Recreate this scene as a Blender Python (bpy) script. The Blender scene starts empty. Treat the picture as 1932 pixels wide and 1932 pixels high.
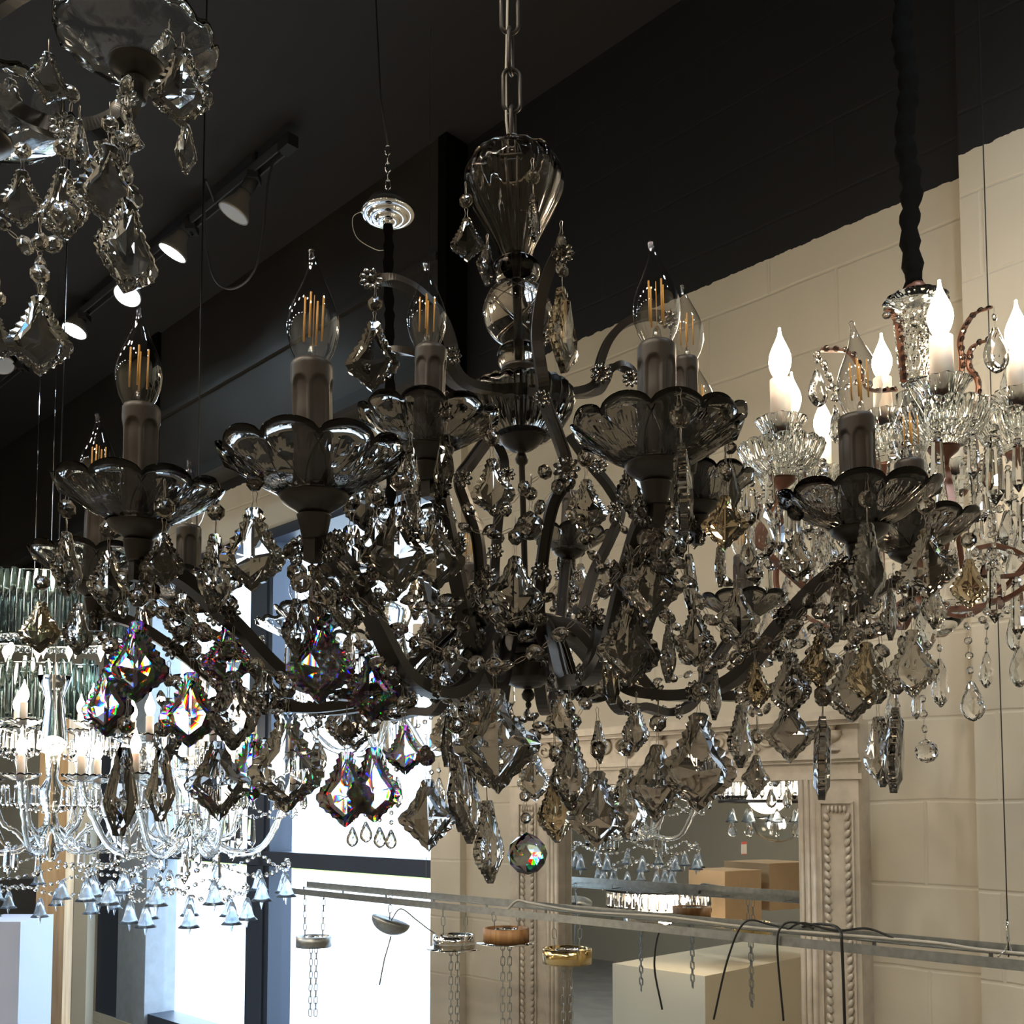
import bpy, bmesh, math, random
from mathutils import Vector, Matrix, Quaternion
R_ = random.Random(7)
PI = math.pi
F = 1935.0; CX = 966.0; CY = 1407.0; TH = math.radians(3.49); CAMZ = 1.6
SC = bpy.context.scene
COL = SC.collection

def P(u, v, d):
    """point of the place seen at photo pixel (u, v) at depth d"""
    a = (u - CX) / F; b = (CY - v) / F
    x, y, z = a, math.cos(TH) - b * math.sin(TH), math.sin(TH) + b * math.cos(TH)
    k = d / y
    return Vector((x * k, d, CAMZ + z * k))

# ------------------------------------------------------------------ materials
def nt(name):
    m = bpy.data.materials.new(name); m.use_nodes = True
    t = m.node_tree; t.nodes.clear()
    o = t.nodes.new('ShaderNodeOutputMaterial')
    return m, t, o

def principled(name, col, rough=.5, metal=0., bump=None, bscale=20, bstr=.2, var=0., vscale=5, **kw):
    m, t, o = nt(name)
    p = t.nodes.new('ShaderNodeBsdfPrincipled')
    p.inputs['Base Color'].default_value = (*col, 1); p.inputs['Roughness'].default_value = rough
    p.inputs['Metallic'].default_value = metal
    for k, v in kw.items(): p.inputs[k.replace('_', ' ')].default_value = v
    t.links.new(p.outputs[0], o.inputs[0])
    if bump or var:
        tc = t.nodes.new('ShaderNodeTexCoord')
    if bump:
        n = t.nodes.new('ShaderNodeTexNoise'); n.inputs['Scale'].default_value = bscale; n.inputs['Detail'].default_value = 6
        t.links.new(tc.outputs['Object'], n.inputs['Vector'])
        b = t.nodes.new('ShaderNodeBump'); b.inputs['Strength'].default_value = bstr; b.inputs['Distance'].default_value = bump
        t.links.new(n.outputs[0], b.inputs['Height']); t.links.new(b.outputs[0], p.inputs['Normal'])
    if var:
        n2 = t.nodes.new('ShaderNodeTexNoise'); n2.inputs['Scale'].default_value = vscale; n2.inputs['Detail'].default_value = 5
        t.links.new(tc.outputs['Object'], n2.inputs['Vector'])
        r = t.nodes.new('ShaderNodeValToRGB')
        r.color_ramp.elements[0].position = .3; r.color_ramp.elements[1].position = .7
        r.color_ramp.elements[0].color = (*[c * (1 - var) for c in col], 1); r.color_ramp.elements[1].color = (*[min(1, c * (1 + var)) for c in col], 1)
        t.links.new(n2.outputs[0], r.inputs[0]); t.links.new(r.outputs[0], p.inputs['Base Color'])
    return m

def crystal(name, tint, film=420, fior=1.75, ior=1.55):
    """cut lead crystal with a faint iridescent coating"""
    m, t, o = nt(name)
    p = t.nodes.new('ShaderNodeBsdfPrincipled')
    p.inputs['Base Color'].default_value = (*[c * c for c in tint], 1); p.inputs['Transmission Weight'].default_value = 1
    p.inputs['Roughness'].default_value = 0; p.inputs['IOR'].default_value = ior
    if film: p.inputs['Thin Film Thickness'].default_value = film; p.inputs['Thin Film IOR'].default_value = fior
    t.links.new(p.outputs[0], o.inputs[0]); return m

def prism_crystal(name, tint, iors=(1.525, 1.55, 1.58)):
    """crystal that disperses light: one refraction index for each primary"""
    m, t, o = nt(name); prev = None
    for i, ior in enumerate(iors):
        g = t.nodes.new('ShaderNodeBsdfGlass'); c = [0, 0, 0]; c[i] = tint[i]
        g.inputs['Color'].default_value = (*c, 1); g.inputs['IOR'].default_value = ior; g.inputs['Roughness'].default_value = 0
        if prev is None: prev = g
        else:
            a = t.nodes.new('ShaderNodeAddShader'); t.links.new(prev.outputs[0], a.inputs[0]); t.links.new(g.outputs[0], a.inputs[1]); prev = a
    t.links.new(prev.outputs[0], o.inputs[0]); return m

def glass(name, tint, ior=1.5, rough=0.0):
    m, t, o = nt(name)
    g = t.nodes.new('ShaderNodeBsdfGlass')
    g.inputs['Color'].default_value = (*tint, 1); g.inputs['IOR'].default_value = ior; g.inputs['Roughness'].default_value = rough
    t.links.new(g.outputs[0], o.inputs[0]); return m

def thin_glass(name, tint=(1, 1, 1), edge=1.45, refl=1.0, strength=1.0, rimdark=None):
    """a blown glass wall thinner than one can see: passes light straight on, mirrors by Fresnel"""
    m, t, o = nt(name)
    tr = t.nodes.new('ShaderNodeBsdfTransparent'); tr.inputs[0].default_value = (*tint, 1)
    if rimdark is not None:   # a light path along the wall crosses more glass
        lw = t.nodes.new('ShaderNodeLayerWeight'); lw.inputs[0].default_value = .25
        mc = t.nodes.new('ShaderNodeMix'); mc.data_type = 'RGBA'; mc.inputs[6].default_value = (*tint, 1); mc.inputs[7].default_value = (rimdark, rimdark, rimdark, 1)
        t.links.new(lw.outputs['Facing'], mc.inputs[0]); t.links.new(mc.outputs[2], tr.inputs[0])
    gl = t.nodes.new('ShaderNodeBsdfGlossy'); gl.inputs['Roughness'].default_value = 0.02; gl.inputs[0].default_value = (refl, refl, refl, 1)
    fr = t.nodes.new('ShaderNodeFresnel'); fr.inputs[0].default_value = edge
    mx = t.nodes.new('ShaderNodeMixShader')
    mu = t.nodes.new('ShaderNodeMath'); mu.operation = 'MULTIPLY'; mu.inputs[1].default_value = strength; mu.use_clamp = True
    ge = t.nodes.new('ShaderNodeNewGeometry'); i2 = t.nodes.new('ShaderNodeMath'); i2.operation = 'SUBTRACT'; i2.inputs[0].default_value = 1; t.links.new(ge.outputs['Backfacing'], i2.inputs[1])
    i3 = t.nodes.new('ShaderNodeMath'); i3.operation = 'MULTIPLY'; i3.inputs[1].default_value = strength; t.links.new(i2.outputs[0], i3.inputs[0])
    t.links.new(fr.outputs[0], mu.inputs[0]); t.links.new(i3.outputs[0], mu.inputs[1]); t.links.new(mu.outputs[0], mx.inputs[0])
    t.links.new(tr.outputs[0], mx.inputs[1]); t.links.new(gl.outputs[0], mx.inputs[2]); t.links.new(mx.outputs[0], o.inputs[0])
    return m

def emit(name, col, s):
    m, t, o = nt(name)
    e = t.nodes.new('ShaderNodeEmission'); e.inputs[0].default_value = (*col, 1); e.inputs[1].default_value = s
    t.links.new(e.outputs[0], o.inputs[0]); return m

def block_wall(name):
    """painted concrete block: cream below, black above the paint line, mortar joints as relief"""
    m, t, o = nt(name); L = t.links.new
    p = t.nodes.new('ShaderNodeBsdfPrincipled'); p.inputs['Roughness'].default_value = .55
    tc = t.nodes.new('ShaderNodeTexCoord'); sp = t.nodes.new('ShaderNodeSeparateXYZ'); L(tc.outputs['Object'], sp.inputs[0])
    cb = t.nodes.new('ShaderNodeCombineXYZ'); L(sp.outputs[0], cb.inputs[0]); L(sp.outputs[2], cb.inputs[1])
    br = t.nodes.new('ShaderNodeTexBrick'); br.inputs['Scale'].default_value = 1.0
    br.inputs['Brick Width'].default_value = .4; br.inputs['Row Height'].default_value = .2
    br.inputs['Mortar Size'].default_value = .006; br.inputs['Mortar Smooth'].default_value = .8
    br.inputs['Color1'].default_value = (1, 1, 1, 1); br.inputs['Color2'].default_value = (.94, .94, .94, 1); br.inputs['Mortar'].default_value = (0, 0, 0, 1)
    ns = t.nodes.new('ShaderNodeTexNoise'); ns.inputs['Scale'].default_value = 6; ns.inputs['Detail'].default_value = 4
    L(tc.outputs['Object'], ns.inputs['Vector'])
    ad = t.nodes.new('ShaderNodeMix'); ad.data_type = 'VECTOR'; ad.inputs[0].default_value = .015
    L(cb.outputs[0], ad.inputs[4]); L(ns.outputs['Color'], ad.inputs[5]); L(ad.outputs[1], br.inputs['Vector'])
    n2 = t.nodes.new('ShaderNodeTexNoise'); n2.inputs['Scale'].default_value = 35; n2.inputs['Detail'].default_value = 8
    L(tc.outputs['Object'], n2.inputs['Vector'])
    mh = t.nodes.new('ShaderNodeMath'); mh.operation = 'MULTIPLY_ADD'; mh.inputs[1].default_value = .35
    L(n2.outputs[0], mh.inputs[0]); L(br.outputs['Color'], mh.inputs[2])
    b = t.nodes.new('ShaderNodeBump'); b.inputs['Strength'].default_value = .5; b.inputs['Distance'].default_value = .0035
    L(mh.outputs[0], b.inputs['Height']); L(b.outputs[0], p.inputs['Normal'])
    gt = t.nodes.new('ShaderNodeMath'); gt.operation = 'MULTIPLY_ADD'; gt.inputs[1].default_value = .02; gt.inputs[2].default_value = 0
    L(n2.outputs[0], gt.inputs[0])
    sb = t.nodes.new('ShaderNodeMath'); sb.operation = 'ADD'; L(sp.outputs[2], sb.inputs[0]); L(gt.outputs[0], sb.inputs[1])
    cm = t.nodes.new('ShaderNodeMath'); cm.operation = 'GREATER_THAN'; cm.inputs[1].default_value = 3.15; L(sb.outputs[0], cm.inputs[0])
    bs = t.nodes.new('ShaderNodeMath'); bs.operation = 'MULTIPLY_ADD'; bs.inputs[1].default_value = -.36; bs.inputs[2].default_value = .5; L(cm.outputs[0], bs.inputs[0]); L(bs.outputs[0], b.inputs['Strength'])
    mx = t.nodes.new('ShaderNodeMix'); mx.data_type = 'RGBA'; L(cm.outputs[0], mx.inputs[0])
    n3 = t.nodes.new('ShaderNodeTexNoise'); n3.inputs['Scale'].default_value = 2.5; n3.inputs['Detail'].default_value = 5; L(tc.outputs['Object'], n3.inputs['Vector'])
    rp = t.nodes.new('ShaderNodeValToRGB'); rp.color_ramp.elements[0].color = (.50, .452, .36, 1); rp.color_ramp.elements[1].color = (.57, .52, .42, 1)
    rp.color_ramp.elements[0].position = .35; rp.color_ramp.elements[1].position = .65; L(n3.outputs[0], rp.inputs[0])
    L(rp.outputs[0], mx.inputs[6]); mx.inputs[7].default_value = (.0075, .007, .0072, 1)
    L(mx.outputs[2], p.inputs['Base Color']); L(p.outputs[0], o.inputs[0])
    return m

def wood(name, c1, c2, scale=6, rough=.5):
    m, t, o = nt(name); L = t.links.new
    p = t.nodes.new('ShaderNodeBsdfPrincipled'); p.inputs['Roughness'].default_value = rough
    tc = t.nodes.new('ShaderNodeTexCoord'); mp = t.nodes.new('ShaderNodeMapping'); mp.inputs['Scale'].default_value = (scale * 6, scale * 6, scale * .5)
    L(tc.outputs['Object'], mp.inputs[0]); n = t.nodes.new('ShaderNodeTexNoise'); n.inputs['Scale'].default_value = 1; n.inputs['Detail'].default_value = 6
    L(mp.outputs[0], n.inputs['Vector']); r = t.nodes.new('ShaderNodeValToRGB'); r.color_ramp.elements[0].color = (*c1, 1); r.color_ramp.elements[1].color = (*c2, 1)
    r.color_ramp.elements[0].position = .35; r.color_ramp.elements[1].position = .65
    L(n.outputs[0], r.inputs[0]); L(r.outputs[0], p.inputs['Base Color']); L(p.outputs[0], o.inputs[0]); return m

MT = dict(
    smoke=crystal('smoke_crystal', (.56, .545, .53), 0), smoke_blue=crystal('smoke_crystal_pale', (.70, .685, .66), 0), smoke_amber=crystal('smoke_crystal_amber', (.68, .61, .50), 0), smoke_prism=prism_crystal('smoke_crystal_prismatic', (.64, .63, .625), (1.535, 1.55, 1.567)),
    bead=glass('smoke_bead', (.76, .74, .72), 1.55),
    smoke_dish=glass('smoke_dish_glass', (.55, .54, .525), 1.5),
    smoke_body=glass('smoke_column_glass', (.74, .72, .70), 1.48),
    clear=crystal('clear_crystal', (.98, .98, .98), 0), clearbead=glass('clear_bead', (.97, .97, .97), 1.55),
    clearg=glass('clear_glass', (.96, .97, .97), 1.48),
    rosette=glass('smoke_rosette_glass', (.72, .70, .68), 1.5),
    iron=principled('dark_bronze_iron', (.032, .027, .024), .38, .35, bump=.0004, bscale=120, bstr=.3),
    sleeve=principled('brown_candle_sleeve', (.05, .041, .036), .42, 0, bump=.0003, bscale=60, bstr=.3),
    wire=principled('pin_wire', (.35, .31, .27), .28, 1),
    chrome=principled('chrome', (.8, .8, .8), .08, 1),
    black_iron=principled('black_gloss_iron', (.012, .012, .013), .22, .2),
    brass=principled('brass', (.6, .45, .22), .25, 1),
    bulb=thin_glass('bulb_glass', (.95, .95, .96), 1.6, 1.0, 2.2, .6),
    filament=principled('amber_filament', (.85, .45, .10), .5, 0),
    stem=thin_glass('bulb_stem_glass', (.85, .85, .85), 1.7, 1.0, 2.0),
    ivory=principled('ivory_sleeve', (.78, .74, .66), .45, 0, Subsurface_Weight=.15),
    copper=principled('brown_copper', (.17, .075, .048), .42, .35),
    lit=emit('lit_bulb_warm', (1.0, .80, .55), 22),
    lit_far=emit('lit_bulb_pale', (1.0, .88, .70), 25),
    spot=emit('spot_lens_cold', (.72, .90, 1.0), 60),
    spot_off=principled('spot_lens_off', (.55, .58, .62), .35, 0),
    par=principled('par_lamp_body', (.35, .33, .30), .4, .5),
    black=principled('black_paint', (.012, .012, .013), .6),
    velvet=principled('black_velvet', (.003, .003, .003), 1.0, 0, bump=.004, bscale=70, bstr=.9, Specular_IOR_Level=.05),
    track=principled('grey_track', (.07, .072, .08), .45, .3),
    fascia=principled('black_fascia_panel', (.020, .017, .014), .55, 0, var=.25, vscale=3),
    ceil=principled('black_ceiling', (.012, .0115, .012), .8, 0),
    floor=principled('grey_concrete_floor', (.32, .30, .27), .6, 0, var=.15),
    wall2=principled('cream_wall', (.52, .46, .34), .7, 0),
    frame=principled('silvered_plaster_frame', (.52, .46, .38), .45, .15, bump=.002, bscale=40, bstr=.3, var=.12, vscale=30),
    mirror=principled('mirror_silver', (.82, .82, .80), .01, 1),
    alu=principled('window_frame_dark_blue_grey', (.045, .06, .09), .4, .3),
    alu2=principled('window_frame_grey', (.35, .40, .46), .5, .2, var=.1, vscale=20),
    pane=thin_glass('window_pane', (.96, .98, .99), 1.45, 1, 1),
    steel=principled('galvanised_steel', (.36, .38, .38), .38, .85, var=.15, vscale=60),
    wood=wood('oak_wood', (.42, .26, .12), (.62, .42, .22)),
    copperwood=wood('orange_wood', (.40, .20, .08), (.55, .30, .12), 20),
    white=principled('white_board_daylight_blue', (.50, .57, .76), .6),  # white box: the blue cast of the daylight is put into its colour
    carton=principled('brown_carton', (.40, .27, .15), .75, var=.1),
    paper=principled('paper_tag', (.85, .83, .80), .7),
    red=principled('red_print', (.7, .12, .1), .7),
    cord=principled('pale_cord', (.55, .52, .46), .5),
    cordk=principled('black_cord', (.01, .01, .01), .4),
    gold=principled('gold_polished', (.75, .55, .25), .15, 1),
    green=glass('green_rod_glass', (.90, .97, .93), 1.3, .15),
    road=principled('pale_road', (.42, .43, .45), .8, var=.1),
    lawn=principled('lawn', (.22, .38, .10), .9, var=.3, vscale=40),
    facade=principled('white_facade', (.75, .76, .78), .8),
    blue=principled('blue_sign_band', (.03, .12, .55), .6),
    dark=principled('dark_glazing', (.03, .035, .04), .2),
    frost=glass('frosted_bell_glass', (.88, .93, .98), 1.45, .25),
)
block = block_wall('painted_block')

# ------------------------------------------------------------------ mesh builder
class MB:
    def __init__(s): s.v = []; s.f = []; s.sm = []
    def add(s, vs, fs, smooth=False, M=None):
        b = len(s.v)
        for q in vs:
            q = Vector(q)
            s.v.append(tuple(M @ q if M is not None else q))
        for q in fs: s.f.append(tuple(b + i for i in q)); s.sm.append(smooth)
        return s
    def mesh(s, name, fix=True):
        me = bpy.data.meshes.new(name); me.from_pydata(s.v, [], s.f)
        me.polygons.foreach_set('use_smooth', s.sm)
        if fix:
            bm = bmesh.new(); bm.from_mesh(me); bmesh.ops.recalc_face_normals(bm, faces=bm.faces); bm.to_mesh(me); bm.free()
        me.update(); return me
    def box(s, a, b, M=None):
        x0, y0, z0 = a; x1, y1, z1 = b
        return s.add([(x0, y0, z0), (x1, y0, z0), (x1, y1, z0), (x0, y1, z0), (x0, y0, z1), (x1, y0, z1), (x1, y1, z1), (x0, y1, z1)],
                     [(0, 3, 2, 1), (4, 5, 6, 7), (0, 1, 5, 4), (1, 2, 6, 5), (2, 3, 7, 6), (3, 0, 4, 7)], False, M)
    def lathe(s, prof, n=32, smooth=True, M=None, mod=None, closed=False):
        """prof [(r,z)...]; mod(theta, i, r, z) -> (r, z)"""
        vs = []; fs = []
        m = len(prof)
        for i, (r, z) in enumerate(prof):
            for k in range(n):
                th = 2 * PI * k / n
                rr, zz = (mod(th, i, r, z) if mod else (r, z))
                vs.append((rr * math.cos(th), rr * math.sin(th), zz))
        for i in range(m if closed else m - 1):
            j = (i + 1) % m
            for k in range(n):
                k2 = (k + 1) % n
                fs.append((i * n + k, i * n + k2, j * n + k2, j * n + k))
        if not closed:
            fs.append(tuple(range(n))[::-1]); fs.append(tuple((m - 1) * n + k for k in range(n)))
        return s.add(vs, fs, smooth, M)
    def tube(s, pts, r, n=6, smooth=True, M=None, closed=False):
        pts = [Vector(p) for p in pts]; vs = []; fs = []; m = len(pts)
        up = Vector((0, 0, 1)); prevn = None
        for i, p in enumerate(pts):
            if closed: t = pts[(i + 1) % m] - pts[i - 1]
            else: t = pts[min(i + 1, m - 1)] - pts[max(i - 1, 0)]
            t.normalize()
            if prevn is None:
                a = t.cross(up)
                if a.length < .1: a = t.cross(Vector((1, 0, 0)))
            else:
                a = prevn - t * prevn.dot(t)
            a.normalize(); prevn = a; b = t.cross(a)
            rr = r(i / (m - 1)) if callable(r) else r
            for k in range(n):
                th = 2 * PI * k / n
                vs.append(p + a * math.cos(th) * rr + b * math.sin(th) * rr)
        for i in range(m if closed else m - 1):
            j = (i + 1) % m
            for k in range(n):
                k2 = (k + 1) % n; fs.append((i * n + k, i * n + k2, j * n + k2, j * n + k))
        if not closed: fs.append(tuple(range(n))[::-1]); fs.append(tuple((m - 1) * n + k for k in range(n)))
        return s.add(vs, fs, smooth, M)
    def strap(s, pts, side, w, t, M=None):
        """flat bar with a lip on both long edges; side = unit vector across the bar"""
        pts = [Vector(p) for p in pts]; m = len(pts); vs = []; fs = []
        sec = [(-w / 2, -t / 2), (w / 2, -t / 2), (w / 2, t / 2), (w * .36, t / 2), (w * .33, t * .2), (-w * .33, t * .2), (-w * .36, t / 2), (-w / 2, t / 2)]
        n = len(sec)
        for i, p in enumerate(pts):
            tg = (pts[min(i + 1, m - 1)] - pts[max(i - 1, 0)]).normalized()
            sd = (side - tg * side.dot(tg)).normalized(); nn = tg.cross(sd)
            for a, b in sec: vs.append(p + sd * a + nn * b)
        for i in range(m - 1):
            for k in range(n):
                k2 = (k + 1) % n; fs.append((i * n + k, i * n + k2, (i + 1) * n + k2, (i + 1) * n + k))
        fs.append(tuple(range(n))[::-1]); fs.append(tuple((m - 1) * n + k for k in range(n)))
        return s.add(vs, fs, False, M)

def spline(pts, n=8):
    pts = [Vector(p) for p in pts]; out = []
    q = [pts[0] * 2 - pts[1]] + pts + [pts[-1] * 2 - pts[-2]]
    for i in range(1, len(q) - 2):
        for k in range(n):
            t = k / n
            out.append(.5 * ((2 * q[i]) + (-q[i - 1] + q[i + 1]) * t + (2 * q[i - 1] - 5 * q[i] + 4 * q[i + 1] - q[i + 2]) * t * t + (-q[i - 1] + 3 * q[i] - 3 * q[i + 1] + q[i + 2]) * t ** 3))
    out.append(pts[-1]); return out

def light(kind, name, loc, energy, col, size=.1, dirv=None, **kw):
    l = bpy.data.lights.new(name, kind); l.energy = energy; l.color = col
    if kind in ('POINT', 'SPOT'): l.shadow_soft_size = size
    o = bpy.data.objects.new(name, l); COL.objects.link(o); o.location = loc
    if dirv is not None:
        o.rotation_mode = 'QUATERNION'; o.rotation_quaternion = Vector((0, 0, -1)).rotation_difference(Vector(dirv).normalized())
    for k, v in kw.items(): setattr(l, k, v)
    return o
WP = {}
def wpos(o): return WP.get(o.name, Vector((0, 0, 0))) if o else Vector((0, 0, 0))

def empty(name, loc, label=None, cat=None, group=None):
    o = bpy.data.objects.new(name, None); COL.objects.link(o); o.location = loc; o.empty_display_size = .05
    WP[o.name] = Vector(loc)
    if label: o['label'] = label
    if cat: o['category'] = cat
    if group: o['group'] = group
    return o

def inst(name, me, mat, parent, loc, rot=None, scale=1.0, local=False):
    """an object using mesh me at a world place (or parent-local when local)"""
    if mat is not None and not me.materials: me.materials.append(mat)
    o = bpy.data.objects.new(name, me); COL.objects.link(o)
    o.parent = parent
    o.location = Vector(loc) if local else Vector(loc) - wpos(parent)
    if rot is not None:
        o.rotation_mode = 'QUATERNION' if isinstance(rot, Quaternion) else 'XYZ'
        if isinstance(rot, Quaternion): o.rotation_quaternion = rot
        else: o.rotation_euler = rot
    o.scale = (scale,) * 3 if not isinstance(scale, tuple) else scale
    if not local: WP[o.name] = Vector(loc)
    return o

def own(name, mb, mat, parent, fix=True):
    """an object whose builder holds world coordinates"""
    base = wpos(parent)
    mb.v = [tuple(Vector(q) - base) for q in mb.v]
    me = mb.mesh(name, fix); me.materials.append(mat)
    o = bpy.data.objects.new(name, me); COL.objects.link(o); o.parent = parent; WP[o.name] = Vector(base)
    return o

def top(o, label, cat, group=None):
    o['label'] = label; o['category'] = cat
    if group: o['group'] = group
    return o

def rot_m(loc, ax='Z', ang=0): return Matrix.Translation(loc) @ Matrix.Rotation(ang, 4, ax)

# ------------------------------------------------------------------ crystals
def stitch(A, B, c, ra, rb, flip):
    """faces between loop A and loop B (index lists), running the same way round c; ra, rb = coordinates"""
    def ang(p): return (math.atan2(p[0] - c[0], p[1] - c[1]) + 2 * PI) % (2 * PI)
    aa = [ang(p) for p in ra]; bb = [ang(p) for p in rb]
    def unwrap(x):
        out = [x[0] if x[0] < PI * 1.8 else x[0] - 2 * PI]
        for v in x[1:]:
            while v < out[-1] - 1e-6: v += 2 * PI
            out.append(v)
        return out
    aa = unwrap(aa); bb = unwrap(bb)
    aa.append(aa[0] + 2 * PI); bb.append(bb[0] + 2 * PI)
    i = j = 0; fs = []
    while i < len(A) or j < len(B):
        if j >= len(B) or (i < len(A) and aa[i + 1] <= bb[j + 1]):
            f = (A[i], A[(i + 1) % len(A)], B[j % len(B)]); i += 1
        else:
            f = (A[i % len(A)], B[(j + 1) % len(B)], B[j]); j += 1
        fs.append(f if not flip else f[::-1])
    return fs

def pendant_mesh(name, half, wk, ctrl, cen, tk=(.040, .062, .095), rim=.82):
    """half: right half outline (x,z) top to bottom; ctrl: inner facet corners (right half) ; both faces cut"""
    half = [(x * wk, z) for x, z in half]; ctrl = [(x * wk, z) for x, z in ctrl]
    out = half[:] + [(-x, z) for x, z in half[::-1] if abs(x) > 1e-6]
    # split long scalloped edges
    cl = ctrl[:] + [(-x, z) for x, z in ctrl[::-1] if abs(x) > 1e-6]
    cx, cz = 0, cen
    n = len(out)
    inner = []
    for i, (x, z) in enumerate(out):
        xs = (out[i - 1][0] + 2 * x + out[(i + 1) % n][0]) / 4; zs = (out[i - 1][1] + 2 * z + out[(i + 1) % n][1]) / 4
        inner.append((cx + (xs - cx) * rim * .93, cz + (zs - cz) * rim))
    v = []; f = []
    v += [(x, -tk[0], z) for x, z in out]; v += [(x, tk[0], z) for x, z in out]
    for i in range(n): f.append((i, (i + 1) % n, n + (i + 1) % n, n + i))
    for sgn, base in ((-1, 0), (1, n)):
        b1 = len(v); v += [(x, sgn * tk[1], z) for x, z in inner]
        for i in range(n):
            q = (base + i, base + (i + 1) % n, b1 + (i + 1) % n, b1 + i); f.append(q if sgn > 0 else q[::-1])
        b2 = len(v); v += [(x, sgn * tk[2], z) for x, z in cl]
        f += stitch([b1 + i for i in range(n)], [b2 + i for i in range(len(cl))], (cx, cz), inner, cl, sgn < 0)
        b3 = len(v); v.append((0, sgn * (tk[2] + .012), cen))
        for i in range(len(cl)):
            q = (b2 + i, b2 + (i + 1) % len(cl), b3); f.append(q if sgn > 0 else q[::-1])
    mb = MB(); mb.add(v, f, False); return mb

LEAF = [(0, 0), (.055, 0), (.10, -.035), (.085, -.075), (.13, -.11), (.115, -.16), (.165, -.20), (.155, -.25), (.215, -.29), (.205, -.34), (.27, -.38), (.265, -.43),
        (.33, -.47), (.34, -.53), (.385, -.57), (.385, -.64), (.345, -.69), (.34, -.735), (.28, -.765), (.25, -.81), (.19, -.825), (.165, -.875), (.11, -.895), (.07, -.95), (0, -1)]
LEAFC = [(0, -.16), (.10, -.40), (.22, -.55), (.17, -.70), (0, -.84)]
KITE = [(0, 0), (.05, 0), (.09, -.04), (.10, -.10), (.15, -.17), (.17, -.25), (.24, -.32), (.28, -.40), (.37, -.46), (.42, -.53), (.40, -.60), (.34, -.64),
        (.33, -.69), (.26, -.73), (.21, -.80), (.14, -.84), (.10, -.91), (.04, -.95), (0, -1)]
KITEC = [(0, -.22), (.14, -.46), (.25, -.53), (.14, -.68), (0, -.84)]
SPEAR = [(0, 0), (.04, 0), (.07, -.06), (.10, -.14), (.10, -.2), (.14, -.28), (.15, -.36), (.19, -.45), (.21, -.54), (.23, -.62), (.20, -.70), (.17, -.75), (.13, -.83), (.08, -.9), (.045, -1), (0, -1)]
SPEARC = [(0, -.2), (.07, -.48), (.11, -.6), (.07, -.76), (0, -.88)]
ALMOND = [(0, 0), (.05, 0), (.08, -.05), (.13, -.15), (.19, -.28), (.25, -.42), (.29, -.56), (.30, -.68), (.27, -.79), (.20, -.89), (.10, -.97), (0, -1)]
ALMONDC = [(0, -.25), (.12, -.45), (.18, -.64), (.12, -.80), (0, -.88)]
CR = {}
def crystal_set(tag, mat):
    CR[tag, 'leaf'] = pendant_mesh('leaf_' + tag, LEAF, 1.0, LEAFC, -.6).mesh('leaf_crystal')
    CR[tag, 'kite'] = pendant_mesh('kite_' + tag, KITE, 1.0, KITEC, -.56, (.035, .055, .10)).mesh('kite_crystal')
    CR[tag, 'spear'] = pendant_mesh('spear_' + tag, SPEAR, 1.0, SPEARC, -.6, (.045, .06, .095)).mesh('spear_crystal')
    CR[tag, 'almond'] = pendant_mesh('almond_' + tag, ALMOND, 1.0, ALMONDC, -.62, (.02, .07, .13), .86).mesh('almond_crystal')
    # octagon bead, unit diameter, hole top and bottom, facing -y
    o = []
    f = []
    for y, r in ((-.30, 0), (-.22, .26), (-.06, .5), (.06, .5), (.22, .26), (.30, 0)):
        if r == 0: o.append((0, y, 0))
        else:
            ph = PI / 8
            o += [(r * math.cos(k * PI / 4 + ph), y, r * math.sin(k * PI / 4 + ph)) for k in range(8)]
    for k in range(8):
        k2 = (k + 1) % 8
        f.append((0, 1 + k2, 1 + k))
        for b in (1, 9, 17): f.append((b + k, b + k2, b + 8 + k2, b + 8 + k))
        f.append((25 + k, 25 + k2, 33))
    CR[tag, 'octa'] = MB().add(o, f).mesh('octagon_bead')
    bm = bmesh.new(); bmesh.ops.create_icosphere(bm, subdivisions=2, radius=.5)
    for v in bm.verts:
        if v.co.z > .44: v.co.z += .05
    me = bpy.data.meshes.new('cut_ball'); bm.to_mesh(me); bm.free(); me.polygons.foreach_set('use_smooth', [False] * len(me.polygons))
    CR[tag, 'ball'] = me
    # long prism drop
    mb = MB().lathe([(.03, 0), (.07, -.03), (.08, -.08), (.045, -.11), (.09, -.16), (.13, -.8), (.09, -.88), (.01, -1)], 6, False)
    CR[tag, 'prism'] = mb.mesh('prism_drop')
    for k in ('leaf', 'kite', 'spear', 'almond', 'ball', 'prism'):
        CR[tag, k].materials.append(mat)
    CR[tag, 'octa'].materials.append(MT['bead' if tag == 'smoke' else 'clearbead'])
crystal_set('smoke', MT['smoke']); crystal_set('clear', MT['clear'])

for v_ in ('blue', 'amber', 'prism'):
    for k in ('leaf', 'kite', 'spear', 'almond', 'ball', 'prism'):
        m_ = CR['smoke', k].copy(); m_.materials.clear(); m_.materials.append(MT['smoke_' + v_]); CR['smoke_' + v_, k] = m_
    CR['smoke_' + v_, 'octa'] = CR['smoke', 'octa']

# wire pin: narrow loop, unit length, hanging from z=0 to -1
def pin_mb(w=.16, r=.028, bow=True):
    mb = MB()
    mb.tube([(0, 0, .06), (w, 0, -.08), (w * .5, 0, -.5), (w, 0, -.92), (0, 0, -1.06), (-w, 0, -.92), (-w * .5, 0, -.5), (-w, 0, -.08)], r, 4, True, None, True)
    return mb
PIN = pin_mb().mesh('wire_pin'); PIN.materials.append(MT['wire'])

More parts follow.
